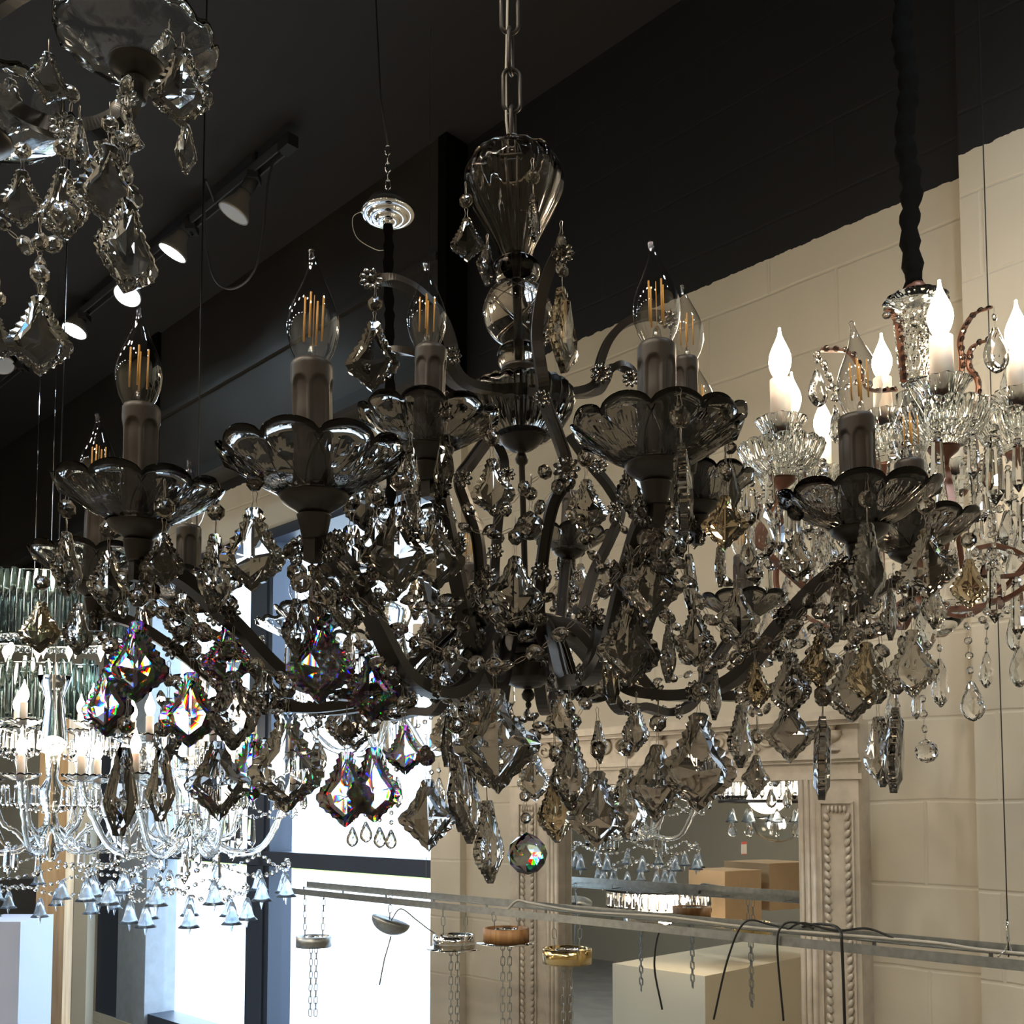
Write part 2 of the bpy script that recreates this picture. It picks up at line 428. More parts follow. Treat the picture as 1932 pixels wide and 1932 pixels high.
# rosette button, unit diameter, facing -y
def rosette():
    mb = MB(); nP = 9
    for k in range(nP):
        th = 2 * PI * k / nP; c = Vector((math.cos(th) * .33, 0, math.sin(th) * .33))
        M = Matrix.Translation(c) @ Matrix.Rotation(-th, 4, 'Y') @ Matrix.Diagonal((1.25, .8, .78, 1))
        vs = []; fs = []
        a, b = 6, 4
        vs.append((0, 0, .15));
        for i in range(1, b):
            ph = PI * i / b
            for j in range(a): vs.append((.15 * math.sin(ph) * math.cos(2 * PI * j / a), .15 * math.sin(ph) * math.sin(2 * PI * j / a), .15 * math.cos(ph)))
        vs.append((0, 0, -.15))
        for j in range(a): fs.append((0, 1 + j, 1 + (j + 1) % a))
        for i in range(b - 2):
            for j in range(a): fs.append((1 + i * a + j, 1 + (i + 1) * a + j, 1 + (i + 1) * a + (j + 1) % a, 1 + i * a + (j + 1) % a))
        for j in range(a): fs.append((1 + (b - 2) * a + j, len(vs) - 1, 1 + (b - 2) * a + (j + 1) % a))
        mb.add(vs, fs, True, M)
    mb.lathe([(.02, -.17), (.10, -.15), (.13, -.08), (.13, .05), (.2, .09), (.2, .12), (.01, .12)], 9, False, Matrix.Rotation(-PI / 2, 4, 'X') @ Matrix.Diagonal((1, 1, -1, 1)))
    return mb
ROSE = rosette().mesh('rosette'); ROSE.materials.append(MT['rosette'])
ROSEC = ROSE.copy(); ROSEC.materials.clear(); ROSEC.materials.append(MT['clearg'])

def hang(root, p, size, yaw, kind='leaf', tag='smoke', bead=.014, nbead=1, names=None):
    """one crystal drop whose top is at p: crystal (the part) with the bead and wires it hangs by (sub-parts)"""
    nm = names or {'leaf': 'leaf_pendant', 'kite': 'kite_pendant', 'spear': 'spear_pendant', 'almond': 'almond_pendant', 'ball': 'crystal_ball', 'prism': 'prism_pendant', 'octa': 'octagon_bead'}[kind]
    o = inst(nm, CR[tag, kind], None, root, p, (R_.uniform(-.05, .05), R_.uniform(-.04, .04), yaw), size)
    z = .0 if kind != 'ball' else size * .5
    gap = .010
    for i in range(nbead):
        inst('wire_pin', PIN, None, o, (0, 0, (z + gap) / size), (0, 0, .3), gap * 1.05 / size, local=True)
        z += gap + bead / 2
        inst('top_bead', CR[tag, 'octa'], None, o, (0, 0, z / size), (0, 0, R_.uniform(-.7, .7) - yaw * .5), bead / size, local=True)
        z += bead / 2
    inst('wire_pin', PIN, None, o, (0, 0, (z + gap * 1.1) / size), (0, 0, 1.2), gap * 1.2 / size, local=True)
    return o

def garland(root, pts, tag='smoke', bead=.013, gap=.008, name='bead_garland', smooth_n=10, mat=None):
    """a string of octagon beads along pts"""
    path = spline(pts, smooth_n)
    d = [0]
    for a, b in zip(path, path[1:]): d.append(d[-1] + (b - a).length)
    n = max(1, int(d[-1] / (bead + gap)))
    def at(s):
        for i in range(len(d) - 1):
            if d[i + 1] >= s: return path[i].lerp(path[i + 1], (s - d[i]) / max(1e-9, d[i + 1] - d[i]))
        return path[-1]
    src = CR[tag, 'octa']; vs = [tuple(v.co) for v in src.vertices]; fs = [tuple(p.vertices) for p in src.polygons]
    mb = MB(); mw = MB()
    for i in range(n):
        s0 = (i + .5) * d[-1] / n; p = at(s0); q = at(min(d[-1], s0 + .004)); t = (q - p).normalized() if (q - p).length > 1e-6 else Vector((0, 0, -1))
        rt = Vector((0, 0, 1)).rotation_difference(t)
        M = Matrix.Translation(p) @ rt.to_matrix().to_4x4() @ Matrix.Rotation(R_.uniform(-1.3, 1.3), 4, 'Z') @ Matrix.Scale(bead, 4)
        mb.add(vs, fs, False, M)
        if i < n - 1:
            a = p + t * bead * .42; e = at((i + 1.5) * d[-1] / n); b = e - (e - p).normalized() * bead * .42
            off = (b - a).cross(Vector((0, 1, 0))); off = off.normalized() * .0012 if off.length > 1e-6 else Vector((.0012, 0, 0))
            mw.tube([a, a.lerp(b, .3) + off, a.lerp(b, .7) + off, b, a.lerp(b, .7) - off, a.lerp(b, .3) - off], .0003 if bead < .016 else .0004, 4, True, None, True)
    o = own(name, mb, mat or MT['bead' if tag == 'smoke' else 'clearbead'], root)
    if mw.v: own('string_wire', mw, MT['wire'], o)
    return o

# ------------------------------------------------------------------ candle parts (origin: centre of the metal plate)
def dish_mesh(Rr=.0575, dep=.0255, n=120, lobes=10, th=.0022, tri=True):
    prof_o = [(.012, .0), (.024, .003), (.034, .0085), (.043, .0145), (.051, .0205), (.0575, .0255)]
    prof_o = [(r * Rr / .0575, z * dep / .0255) for r, z in prof_o]
    prof_i = [(r - th * .4 if i else r, z + th) for i, (r, z) in enumerate(prof_o)][::-1]
    prof = prof_o + [(prof_o[-1][0] + .0006, prof_o[-1][1] + th * .6)] + prof_i
    N = len(prof_o)
    def mod(thh, i, r, z):
        k = min(1, max(0, (r / Rr - .68) / .32))
        s = abs(math.sin(lobes * thh / 2)) ** .6
        rr = r * (1 + k * (.035 * s - .015)); zz = z + k * k * (s - .5) * .0078 * Rr / .0575
        # cut star pattern on the outside
        if 1 <= i <= 4:
            rr += .0012 * math.cos(lobes * 2 * thh + (i % 2) * PI); zz += .0007 * math.cos(lobes * 2 * thh + (i % 2) * PI)
        return rr, zz
    mb = MB(); mb.lathe(prof, n, True, None, mod)
    return mb


DISH = dish_mesh().mesh('drip_pan'); DISH.materials.append(MT['smoke_dish'])
# lower outside cut flat
for pl in DISH.polygons:
    if pl.center.z < .021 and pl.normal.z < -.1: pl.use_smooth = False
CUT = MB()
for k in range(10):
    for s_ in (-1, 1):
        pts = []
        for j in range(9):
            t = j / 8; r = .019 + .034 * t; z = [.0018, .0038, .0062, .0092, .0122, .0150, .0172, .0196, .0222][j]; th = k * PI / 5 + s_ * t * .36 + PI / 10
            pts.append((r * 1.005 * math.cos(th), r * 1.005 * math.sin(th), z - .0006))
        CUT.tube(pts, .00045, 4)
CUT = CUT.mesh('cut_pattern'); CUT.materials.append(MT['rosette'])
PLATE = MB().lathe([(.001, -.0125), (.008, -.012), (.011, -.009), (.015, -.0065), (.020, -.003), (.0215, 0), (.0215, .0012), (.001, .0012)], 40).mesh('metal_plate')
CUP = MB().lathe([(.001, -.0265), (.0075, -.0265), (.0080, -.0245), (.0105, -.0125), (.0108, -.0115), (.001, -.0115)], 32).mesh('candle_cup')
for m_ in (PLATE, CUP): m_.materials.append(MT['iron'])
def sleeve_mod(L):
    def mod(th, i, r, z):
        if z < .004 or z > L - .001: return r, z
        a = (th * 6 / (2 * PI)) % 1.0
        archtop = L * .86 - (abs(a - .5) * 2) ** 3 * L * .12
        inside = 0 if z > archtop else min(1, (archtop - z) / (.02 * L))
        edge = 1 - min(1, max(0, (abs(a - .5) * 2 - .72) / .12))
        drip = .5 + .5 * math.sin(z * 230 + math.floor(th * 6 / (2 * PI)) * 2.1)
        return r - .0022 * inside * edge * (.75 + .25 * drip), z
    return mod
SL = .084
SLEEVE = MB().lathe([(.002, 0), (.0128, 0)] + [(.0132, .002 + k * (SL - .006) / 70) for k in range(71)] + [(.0130, SL - .002), (.0118, SL), (.009, SL), (.009, SL - .004), (.002, SL - .004)], 96, True, None, sleeve_mod(SL)).mesh('candle_sleeve')
SLEEVE.materials.append(MT['sleeve'])
BB = SL - .003
def flame_prof(h=.079, r=.0158):
    pts = [(.0072, 0), (.0092, .005), (.0130, .012), (.0157, .021), (.0165, .028), (.0158, .036), (.0134, .044), (.0100, .052), (.0065, .060), (.0038, .067), (.0024, .073), (.0019, .077), (.0022, .079), (.0008, .0805)]
    return [(a * r / .0158, b * h / .0805) for a, b in pts]
def bend_mod(k): return lambda th, i, r, z: (r, z)
def bulb_mesh(bend=.0035):
    mb = MB(); mb.lathe(flame_prof(), 32)
    mb.v = [(x + bend * max(0, (z - .045) / .035) ** 2, y, z) for x, y, z in mb.v]
    return mb.mesh('bulb_glass')
BULB = bulb_mesh(); BULB.materials.append(MT['bulb'])
FIL = MB()
for k in range(4):
    a = k * PI / 2 + .5; x, y = .0060 * math.cos(a), .0060 * math.sin(a)
    FIL.tube([(x, y, .017), (x * 1.02, y * 1.02, .046)], .00068, 6)
FIL.tube([(0, 0, .011), (0, 0, .047)], .0003, 4)
FIL = FIL.mesh('filament'); FIL.materials.append(MT['filament'])
STEM = MB().lathe([(.004, 0), (.0042, .004), (.003, .009), (.0022, .013), (.001, .015)], 12); STEM.tube([(0, 0, .01), (.001, 0, .014)], .0006, 4)
STEM = STEM.mesh('glass_stem'); STEM.materials.append(MT['stem'])
BRASS = MB().lathe([(.002, -.004), (.0078, -.004), (.0082, 0), (.0080, .0025), (.0075, .003), (.002, .003)], 24).mesh('bulb_base'); BRASS.materials.append(MT['brass'])

def candle(root, p, lean=(0, 0), dish=True):
    q = (lean[0], lean[1], R_.uniform(0, 6))
    s = inst('candle_sleeve', SLEEVE, None, root, p + Vector((0, 0, .0015)), q)
    d = inst('drip_pan', DISH, None, root, p, q)
    inst('cut_pattern', CUT, None, d, (0, 0, 0), None, 1, local=True)
    inst('pan_plate', PLATE, None, d, (0, 0, 0), None, 1, local=True)
    inst('candle_cup', CUP, None, d, (0, 0, 0), None, 1, local=True)
    rm = Matrix.Rotation(lean[1], 4, 'Y') @ Matrix.Rotation(lean[0], 4, 'X')
    bp = p + (rm @ Vector((0, 0, BB)))
    b = inst('bulb', BULB, None, root, bp, (lean[0], lean[1], R_.choice([PI, PI * .8, PI * 1.2, .3])))
    inst('filament', FIL, None, b, (0, 0, .002), (0, 0, R_.uniform(0, 1)), 1, local=True)
    inst('glass_stem', STEM, None, b, (0, 0, .002), None, 1, local=True)
    inst('bulb_base', BRASS, None, b, (0, 0, 0), None, 1, local=True)

# ================================================================== MAIN CHANDELIER
ZC = 1.03
def col_pt(v):  # column axis by photo row (it leans a touch)
    u = 964 + (v - 120) * (997 - 964) / (1330 - 120)
    return P(u, v, ZC)
C_top, C_bot = col_pt(290), col_pt(1335)
CH = empty('smoke_crystal_chandelier', C_bot, 'dark bronze chandelier with unlit flame bulbs, smoke glass dishes and smoky crystals in the middle', 'chandelier')
axis_q = Vector((0, 0, 1)).rotation_difference((C_top - C_bot).normalized())
AXM = axis_q.to_matrix().to_4x4()
PXM = ZC / F   # metres per photo pixel at the column
def col_lathe(name, prof_px, mat, n=48, mod=None, smooth=True, parent=None):
    """prof_px: (radius px, photo row)"""
    vs = [v for _, v in prof_px]; v0 = max(vs); o0 = col_pt(v0)
    prof = [(max(.0005, r * PXM), (col_pt(v) - o0).length) for r, v in prof_px]
    mb = MB(); mb.lathe(prof, n, smooth, Matrix.Translation(o0) @ AXM, mod)
    return own(name, mb, mat, parent or CH)

# neck vase: ribbed blown glass shell
def vase_mod(th, i, r, z):
    s = math.cos(15 * th)
    k = .07 if i < 12 else .03
    return r * (1 + k * s * .5), z + (.0022 * math.cos(8 * th) if r > .040 and z > .085 else 0)
vo = [(27, 492), (31, 480), (38, 462), (50, 440), (64, 415), (80, 388), (92, 362), (96, 345), (94, 328), (86, 312), (76, 302), (70, 297)]
vi = [(66, 300), (73, 306), (82, 316), (90, 330), (92, 345), (88, 362), (76, 388), (60, 415), (46, 440), (34, 462), (27, 480), (22, 490)]
col_lathe('neck_vase', vo + vi, MT['smoke_body'], 96, vase_mod)
col_lathe('glass_collar', [(8, 534), (34, 532), (44, 522), (47, 511), (44, 500), (34, 492), (8, 490)], MT['smoke_body'])
def ball_mod(th, i, r, z):
    return r * (1 + .012 * math.cos(8 * th + i * 1.6) * (1 if 3 < i < 12 else 0)), z
bp_ = [(8, 652)] + [(max(8, 67 * math.sin(a * PI / 16)), 592 + 60 * math.cos(a * PI / 16)) for a in range(2, 15)] + [(8, 533)]
col_lathe('glass_globe', bp_, MT['smoke_body'], 64)
# criss-cross engraving on the globe
g_ = MB()
for k in range(8):
    for s_ in (-1, 1):
        pts = []
        for j in range(13):
            t = j / 12; a = .62 + 1.0 * t
            th = k * PI / 4 + s_ * (t - .5) * 1.5
            r = 68.0 * math.sin(a); v = 592 - 61 * math.cos(a)
            c = col_pt(v); pts.append(c + Vector((r * PXM * math.cos(th), r * PXM * math.sin(th), 0)))
        g_.tube(pts, .0006, 4)
own('cut_pattern', g_, MT['smoke_body'], CH)
col_lathe('lower_glass_ball', [(8, 697), (30, 696), (40, 686), (43, 673), (40, 660), (30, 652), (8, 651)], MT['smoke_body'])
col_lathe('column_rod', [(6, 1180), (6, 700), (6, 300), (6, 296)], MT['iron'], 12)
col_lathe('metal_collar', [(8, 724), (34, 722), (33, 712), (30, 704), (35, 700), (35, 694), (8, 690)], MT['iron'])
def rib_mod(n, k): return lambda th, i, r, z: (r * (1 + k * abs(math.cos(n * th / 2))), z)
col_lathe('ribbed_glass_bowl', [(20, 832), (52, 826), (76, 806), (92, 782), (99, 760), (97, 742), (88, 732), (60, 728), (20, 726)], MT['smoke_dish'], 96, rib_mod(24, .08))
col_lathe('bowl_plate', [(1, 893), (4, 890), (6, 884), (5, 879), (11, 874), (13, 866), (9, 858), (7, 854), (13, 850), (22, 848), (34, 840), (45, 826), (48, 818), (47, 814), (10, 812)], MT['iron'])
CAN = col_pt(722)
# bottom hub
col_lathe('hub_dish', [(6, 1204), (36, 1200), (66, 1188), (78, 1176), (72, 1170), (40, 1160), (14, 1140), (10, 1120), (6, 1118)], MT['iron'])
col_lathe('hub_glass_bowl', [(12, 1262), (40, 1252), (62, 1232), (70, 1210), (66, 1198), (12, 1194)], MT['smoke_dish'], 96, rib_mod(20, .07))
col_lathe('ribbed_hub', [(8, 1292), (40, 1290), (54, 1278), (50, 1270), (58, 1262), (52, 1256), (58, 1246), (50, 1238), (52, 1228), (40, 1216), (8, 1214)], MT['iron'])
col_lathe('bottom_finial', [(1, 1338), (5, 1334), (6, 1328), (4, 1324), (11, 1318), (13, 1310), (9, 1303), (7, 1300), (14, 1298), (26, 1296), (36, 1288), (44, 1278), (8, 1276)], MT['iron'])
# hanging chain and loop
def link_mb(c, h, w, r, ang, mb):
    pts = []
    for k in range(20):
        a = 2 * PI * k / 20; x = math.cos(a) * w / 2; z = math.sin(a) * w / 2 + (h - w) / 2 * (1 if math.sin(a) > 0 else -1)
        pts.append(Vector((x * math.cos(ang), x * math.sin(ang), z)) + c)
    mb.tube(pts, r, 8, True, None, True)
ch_ = MB(); v = 245; k = 0
while v > -80:
    hp = 88; link_mb(col_pt(v), hp * PXM, 34 * PXM, 4.2 * PXM, 1.35 if k % 2 == 0 else .15, ch_); v -= hp - 14; k += 1
own('hanging_chain', ch_, MT['iron'], CH)
lp = MB(); c0 = col_pt(292)
lp.tube([c0 + Vector((-.010, 0, -.004)), c0 + Vector((-.0105, 0, .006)), c0 + Vector((-.006, 0, .0135)), c0 + Vector((0, 0, .016)), c0 + Vector((.006, 0, .0135)), c0 + Vector((.0105, 0, .006)), c0 + Vector((.010, 0, -.004))], .0022, 8)
lp.tube([c0 + Vector((-.014, 0, 0)), c0 + Vector((.014, 0, 0))], .003, 8)
own('hanging_loop', lp, MT['iron'], CH)
cd = MB(); cd.tube([col_pt(290) + Vector((-.004, 0, 0)), col_pt(230) + Vector((-.0065, -.002, 0)), col_pt(150) + Vector((-.006, 0, 0)), col_pt(90) + Vector((-.004, 0, 0)), col_pt(-90)], .0013, 6)
own('supply_cord', cd, MT['cord'], CH)

hub = col_pt(1185)
rosette_n = 0
def rose(par, p, d=.021, yaw=None, me=None, tilt=0):
    yaw = math.atan2(p.x, p.y) * -1 if yaw is None else yaw
    return inst('rosette', me or ROSE, None, par, p, (tilt, 0, yaw), d)

CANDLES = {  # name: (u, v of plate, depth, kind, lean)
    'A': (262, 990, .722, 'low', (0, -.04)), 'B': (592, 938, .630, 'low', (0, -.03)), 'C': (808, 848, .83, 'up', (0, -.03)), 'D': (1238, 880, .685, 'low', (0, 0.02)),
    'E': (1296, 842, .967, 'up', (0, .02)), 'E2': (1317, 955, 1.06, 'up', (0, .05)), 'F': (1622, 1000, .752, 'low', (0, .04)), 'G': (1722, 1042, .93, 'low', (0, .02)),
    'H': (182, 1106, .92, 'low', (0, -.02)), 'I': (354, 1140, 1.10, 'low', (0, 0)), 'J': (600, 1188, 1.38, 'low', (0, 0)), 'K': (884, 1172, 1.5, 'low', (0, 0)),
    'L': (1072, 1042, 1.42, 'up', (0, -.06)), 'M': (775, 1014, 1.31, 'up', (0, 0)), 'N': (1403, 1166, 1.37, 'low', (0, 0))}
CP = {}
HROSE = []
for nm, (u, v, d, kind, lean) in CANDLES.items():
    p = P(u, v, d); CP[nm] = p
    candle(CH, p, lean)
    e = p + Vector((0, 0, -.029))
    rad = Vector((e.x - hub.x, e.y - hub.y, 0)); Rr = rad.length; rd = rad.normalized(); side = Vector((-rd.y, rd.x, 0))
    zl = CAMZ + .092; zc = e.z
    def pt(q, z): return Vector((hub.x + rad.x * q, hub.y + rad.y * q, z))
    if kind == 'low':
        zs = zl + (p.z - CAMZ - .191) * .35
        ctl = [pt(.06, hub.z), pt(.17, hub.z - .004), pt(.27, CAMZ + .15), pt(.36, CAMZ + .112), pt(.46, zs + .003), pt(.58, zs), pt(.70, zs + (zc - zs) * .14), pt(.82, zs + (zc - zs) * .62), pt(.91, zs + (zc - zs) * .93), pt(.97, zc + .002), pt(1.0, zc)]
    else:
        zs = CAMZ + .115
        ctl = [pt(.06, hub.z), pt(.18, hub.z - .01), pt(.30, zs + .005), pt(.45, zs), pt(.60, zs + .03), pt(.72, zs + (zc - zs) * .5), pt(.84, zs + (zc - zs) * .82), pt(.93, zc + .006), pt(1.0, zc)]
    path = spline(ctl, 7)
    mb = MB(); mb.strap(path, side, .013, .0095)
    # end block that carries the cup
    mb.box((-.005, -.004, -.012), (.005, .004, .004), Matrix.Translation(e) @ Matrix.Rotation(math.atan2(rd.y, rd.x), 4, 'Z'))
    arm = own('arm', mb, MT['iron'], CH)
    n = len(path)
    for fr in (.30, .52, .72, .90):
        q = path[int(fr * (n - 1))]
        for s_ in (-1, 1):
            if s_ == 1 and fr in (.30,): continue
            pos = q + side * s_ * .0105
            rose(arm, pos, .019, math.atan2(side.y, side.x) + (PI / 2 if s_ < 0 else -PI / 2) + PI)
        HROSE.append((nm, fr, q))
    for s_ in (-1, 1):
        rose(arm, e + side * s_ * .011 + Vector((0, 0, -.004)), .02, math.atan2(side.y, side.x) + R_.uniform(-.5, .5))

# crown scrolls and cage ribs, six round the column
def rib(name, pts, azpt, roses=(), w=.010, t=.0080):
    pts3 = [P(*q) for q in pts]
    d = pts3[len(pts3) // 2] - CAN; d.z = 0
    rd = d.normalized() if d.length > .005 else Vector((0, -1, 0)); side = Vector((-rd.y, rd.x, 0))
    mb = MB(); path = spline(pts3, 8); mb.strap(path, side, w, t)
    o = own(name, mb, MT['iron'], CH)
    for (u, v, dd, s) in roses: rose(o, P(u, v, dd), s)
    return o
rib('crown_scroll', [(985, 738, 1.02), (930, 735, .99), (880, 722, .965), (855, 690, .955), (851, 650, .95), (832, 600, .945), (790, 553, .94), (745, 530, .94), (705, 528, .94)], None, [(700, 527, .925, .024), (853, 671, .935, .019)])
rib('crown_scroll', [(1000, 738, 1.0), (1016, 740, .93), (1026, 735, .89), (1020, 690, .885), (1013, 640, .885), (1018, 580, .88), (1033, 520, .875), (1052, 480, .87), (1066, 465, .865)], None, [(1061, 477, .855, .021), (1022, 752, .865, .017), (1024, 640, .90, .016)])
rib('crown_scroll', [(1005, 738, 1.03), (1060, 742, 1.05), (1105, 735, 1.06), (1127, 715, 1.06), (1133, 680, 1.06), (1150, 640, 1.06), (1180, 610, 1.06), (1225, 595, 1.06), (1262, 600, 1.06)], None, [(1135, 704, 1.04, .024), (1262, 602, 1.04, .022)])
rib('crown_scroll', [(1000, 736, 1.05), (1060, 742, 1.10), (1120, 742, 1.14), (1140, 720, 1.15), (1150, 697, 1.15), (1170, 690, 1.15), (1190, 700, 1.15), (1196, 718, 1.15)], None, [(1190, 714, 1.13, .021)])
rib('crown_scroll', [(975, 738, 1.05), (900, 738, 1.12), (860, 728, 1.15), (835, 700, 1.16), (800, 672, 1.16), (760, 662, 1.16), (722, 665, 1.16)], None, [(722, 668, 1.14, .02)])
rib('crown_scroll', [(985, 736, 1.06), (965, 735, 1.14), (955, 715, 1.18), (960, 680, 1.19), (950, 640, 1.2), (935, 610, 1.21)], None, [(935, 610, 1.19, .02)])
rib('cage_rib', [(1024, 735, .89), (1034, 775, .885), (1055, 830, .88), (1068, 875, .88), (1062, 915, .885), (1044, 950, .89), (1030, 1010, .90), (1021, 1080, .91), (1017, 1150, .93), (1026, 1215, .95), (1052, 1268, .97)], None, [(1069, 885, .865, .024), (1020, 1078, .895, .018), (1030, 1240, .93, .018), (1075, 1290, .95, .019)])
rib('cage_rib', [(1075, 820, 1.12), (1110, 870, 1.13), (1150, 920, 1.14), (1170, 965, 1.14), (1150, 1020, 1.13), (1120, 1080, 1.12), (1100, 1150, 1.1), (1085, 1200, 1.08)], None, [(1130, 878, 1.11, .02), (1160, 960, 1.12, .018)])
rib('cage_rib', [(925, 810, 1.10), (948, 860, 1.12), (950, 900, 1.12), (942, 960, 1.12), (936, 1030, 1.12), (934, 1100, 1.11), (955, 1165, 1.08)], None, [(957, 895, 1.10, .018), (935, 1040, 1.10, .018)])
rib('cage_rib', [(930, 815, .96), (890, 870, .94), (868, 905, .93), (880, 950, .93), (900, 1010, .93), (907, 1080, .94), (905, 1150, .96), (925, 1190, .99)], None, [(873, 902, .92, .018), (917, 1085, .93, .02)])
rib('cage_rib', [(1090, 1150, .99), (1120, 1170, .95), (1128, 1190, .93), (1118, 1240, .92), (1092, 1290, .93), (1068, 1310, .95), (1045, 1280, .98), (1035, 1230, 1.0)], None, [(1120, 1165, .93, .024), (1066, 1300, .93, .02)])

# crystals named from the photograph: (u, v top, v bottom, yaw degrees, kind, depth, beads)
PEND = [
 (78, 1135, 1235, 5, 'leaf', .92, 1), (126, 1004, 1128, 82, 'leaf', .74, 1), (310, 1006, 1108, 20, 'leaf', .67, 1), (205, 1040, 1160, 62, 'leaf', .76, 1),
 (260, 1172, 1328, 0, 'leaf', .72, 1), (207, 1260, 1392, -8, 'leaf', .80, 1), (362, 1268, 1412, 6, 'leaf', .78, 1), (235, 1410, 1577, 68, 'spear', .76, 1),
 (306, 1415, 1550, 60, 'spear', .82, 1), (410, 1398, 1550, 35, 'kite', .78, 1), (478, 1385, 1512, 4, 'leaf', .86, 1), (542, 1345, 1534, 30, 'leaf', .72, 1),
 (653, 1418, 1561, 25, 'leaf', .80, 1), (704, 1410, 1552, 32, 'leaf', .82, 1), (608, 1165, 1330, 12, 'leaf', .68, 1), (702, 1235, 1365, -14, 'leaf', .74, 1),
 (762, 1368, 1463, 0, 'leaf', .84, 1), (806, 1470, 1607, 0, 'kite', .82, 1), (862, 1408, 1570, 78, 'leaf', .84, 1), (886, 1450, 1592, 70, 'leaf', .88, 1),
 (919, 1510, 1666, 68, 'leaf', .80, 1), (934, 1300, 1500, 8, 'kite', .76, 1), (1008, 1425, 1512, 15, 'leaf', .92, 1),
 (1048, 1462, 1590, 45, 'leaf', .84, 1), (1076, 1380, 1530, 50, 'leaf', .82, 1), (1128, 1455, 1602, 0, 'leaf', .82, 1), (1182, 1450, 1585, 38, 'leaf', .86, 1),
 (1240, 1405, 1552, 24, 'kite', .82, 1), (1318, 1345, 1532, 0, 'leaf', .80, 1), (1398, 1330, 1450, 50, 'leaf', .92, 1), (1427, 1425, 1506, 30, 'kite', .92, 1),
 (1488, 1325, 1441, 0, 'kite', .86, 1), (1552, 1352, 1510, 72, 'leaf', .78, 1), (1657, 1352, 1486, -78, 'leaf', .86, 1), (1690, 1335, 1497, 64, 'leaf', .82, 1),
 (1604, 1232, 1364, 0, 'leaf', .80, 1), (1722, 1188, 1317, 5, 'leaf', .84, 1), (1634, 1212, 1334, 20, 'leaf', .74, 1), (1828, 1055, 1150, 4, 'leaf', .92, 1),
 (1368, 935, 1044, -5, 'kite', .70, 1), (1412, 1015, 1073, 10, 'almond', .9, 1), (1285, 838, 1016, 80, 'leaf', .63, 1), (928, 866, 978, -10, 'leaf', .80, 1),
 (1106, 905, 1012, 6, 'leaf', .80, 1), (972, 1050, 1190, 25, 'kite', .88, 1), (706, 608, 744, -6, 'leaf', .925, 1), (880, 412, 497, 0, 'leaf', .96, 1),
 (919, 462, 546, 60, 'leaf', 1.0, 0), (1006, 368, 464, 78, 'leaf', .93, 1), (1061, 545, 713, 66, 'leaf', .855, 2), (480, 958, 1120, 0, 'leaf', .62, 1),
 (775, 843, 965, 78, 'leaf', .78, 0), (845, 932, 1006, 60, 'leaf', .86, 0), (708, 978, 1075, 10, 'leaf', .70, 1), (1503, 1008, 1102, 8, 'leaf', .76, 1),
 (1360, 1020, 1110, 70, 'leaf', .72, 0), (1128, 1360, 1442, 62, 'kite', .86, 0), (1200, 1330, 1420, 40, 'leaf', .9, 0), (655, 1090, 1200, 50, 'leaf', .66, 0),
 (560, 1130, 1240, 66, 'leaf', .66, 1), (430, 1180, 1300, 20, 'leaf', .78, 1), (345, 1120, 1215, 40, 'leaf', .8, 0), (1190, 1130, 1300, 20, 'leaf', .74, 0),
 (1230, 1020, 1180, 12, 'kite', .72, 0), (1262, 1180, 1290, 68, 'leaf', .74, 0), (1310, 1150, 1260, 15, 'leaf', .78, 0), (1150, 1180, 1330, 75, 'spear', .78, 0),
 (1425, 1250, 1340, 30, 'leaf', .8, 1), (1545, 1200, 1300, 25, 'leaf', .78, 0), (1580, 1100, 1215, 70, 'leaf', .72, 0), (1680, 1110, 1210, 60, 'leaf', .8, 0),
 (1760, 1100, 1190, 30, 'leaf', .9, 0), (1390, 1110, 1220, 15, 'kite', .86, 0), (1470, 1150, 1250, 55, 'leaf', .82, 0), (500, 1250, 1350, 70, 'leaf', .84, 0),
 (820, 1230, 1330, 30, 'leaf', .9, 1), (870, 1120, 1215, 10, 'leaf', .96, 0), (1060, 1310, 1400, 15, 'leaf', .92, 0), (1350, 1270, 1360, 65, 'leaf', .8, 0),
]
PRISMATIC = {260, 207, 362, 608, 702, 762, 478, 704, 653, 430}
for (u, vt, vb, yaw, kind, d, nb) in PEND:
    p = P(u, vt, d); s = (vb - vt) / F * d
    hang(CH, p, s, math.radians(yaw), kind, 'smoke_prism' if u in PRISMATIC else R_.choice(['smoke', 'smoke', 'smoke', 'smoke_blue', 'smoke_blue', 'smoke_amber']), .0145, nb)
# the two cut balls
bl = P(995, 1612, 1.03); hang(CH, bl, .0405, .2, 'ball', 'smoke_prism', .012, 4)
hang(CH, P(1000, 993, .88), .025, .1, 'ball', 'smoke', .012, 1)
npend = len(PEND)
# crystals from every dish rim and arm that the list does not name
extra = []
taken = [(u, (a + b) / 2) for (u, a, b, *_r) in PEND]
def proj(p):
    y = p.y * math.cos(TH) + (p.z - CAMZ) * math.sin(TH); z = (p.z - CAMZ) * math.cos(TH) - p.y * math.sin(TH)
    return CX + F * p.x / y, CY - F * z / y
for nm, p in CP.items():
    for k in range(5):
        a = k * 2 * PI / 5 + R_.uniform(0, 1.2)
        q = p + Vector((math.cos(a) * .053, math.sin(a) * .053, -.006 + R_.uniform(-.006, .002)))
        extra.append((q, R_.choice([.05, .058])))
for nm, fr, q in HROSE:
    extra.append((q + Vector((0, 0, -.03)), R_.choice([.05, .06, .063, .07])))
    if fr in (.52, .72): extra.append((q + Vector((R_.uniform(-.015, .015), R_.uniform(-.01, .01), -.045)), .06))
nx = 0; rest = MB(); placed = 0
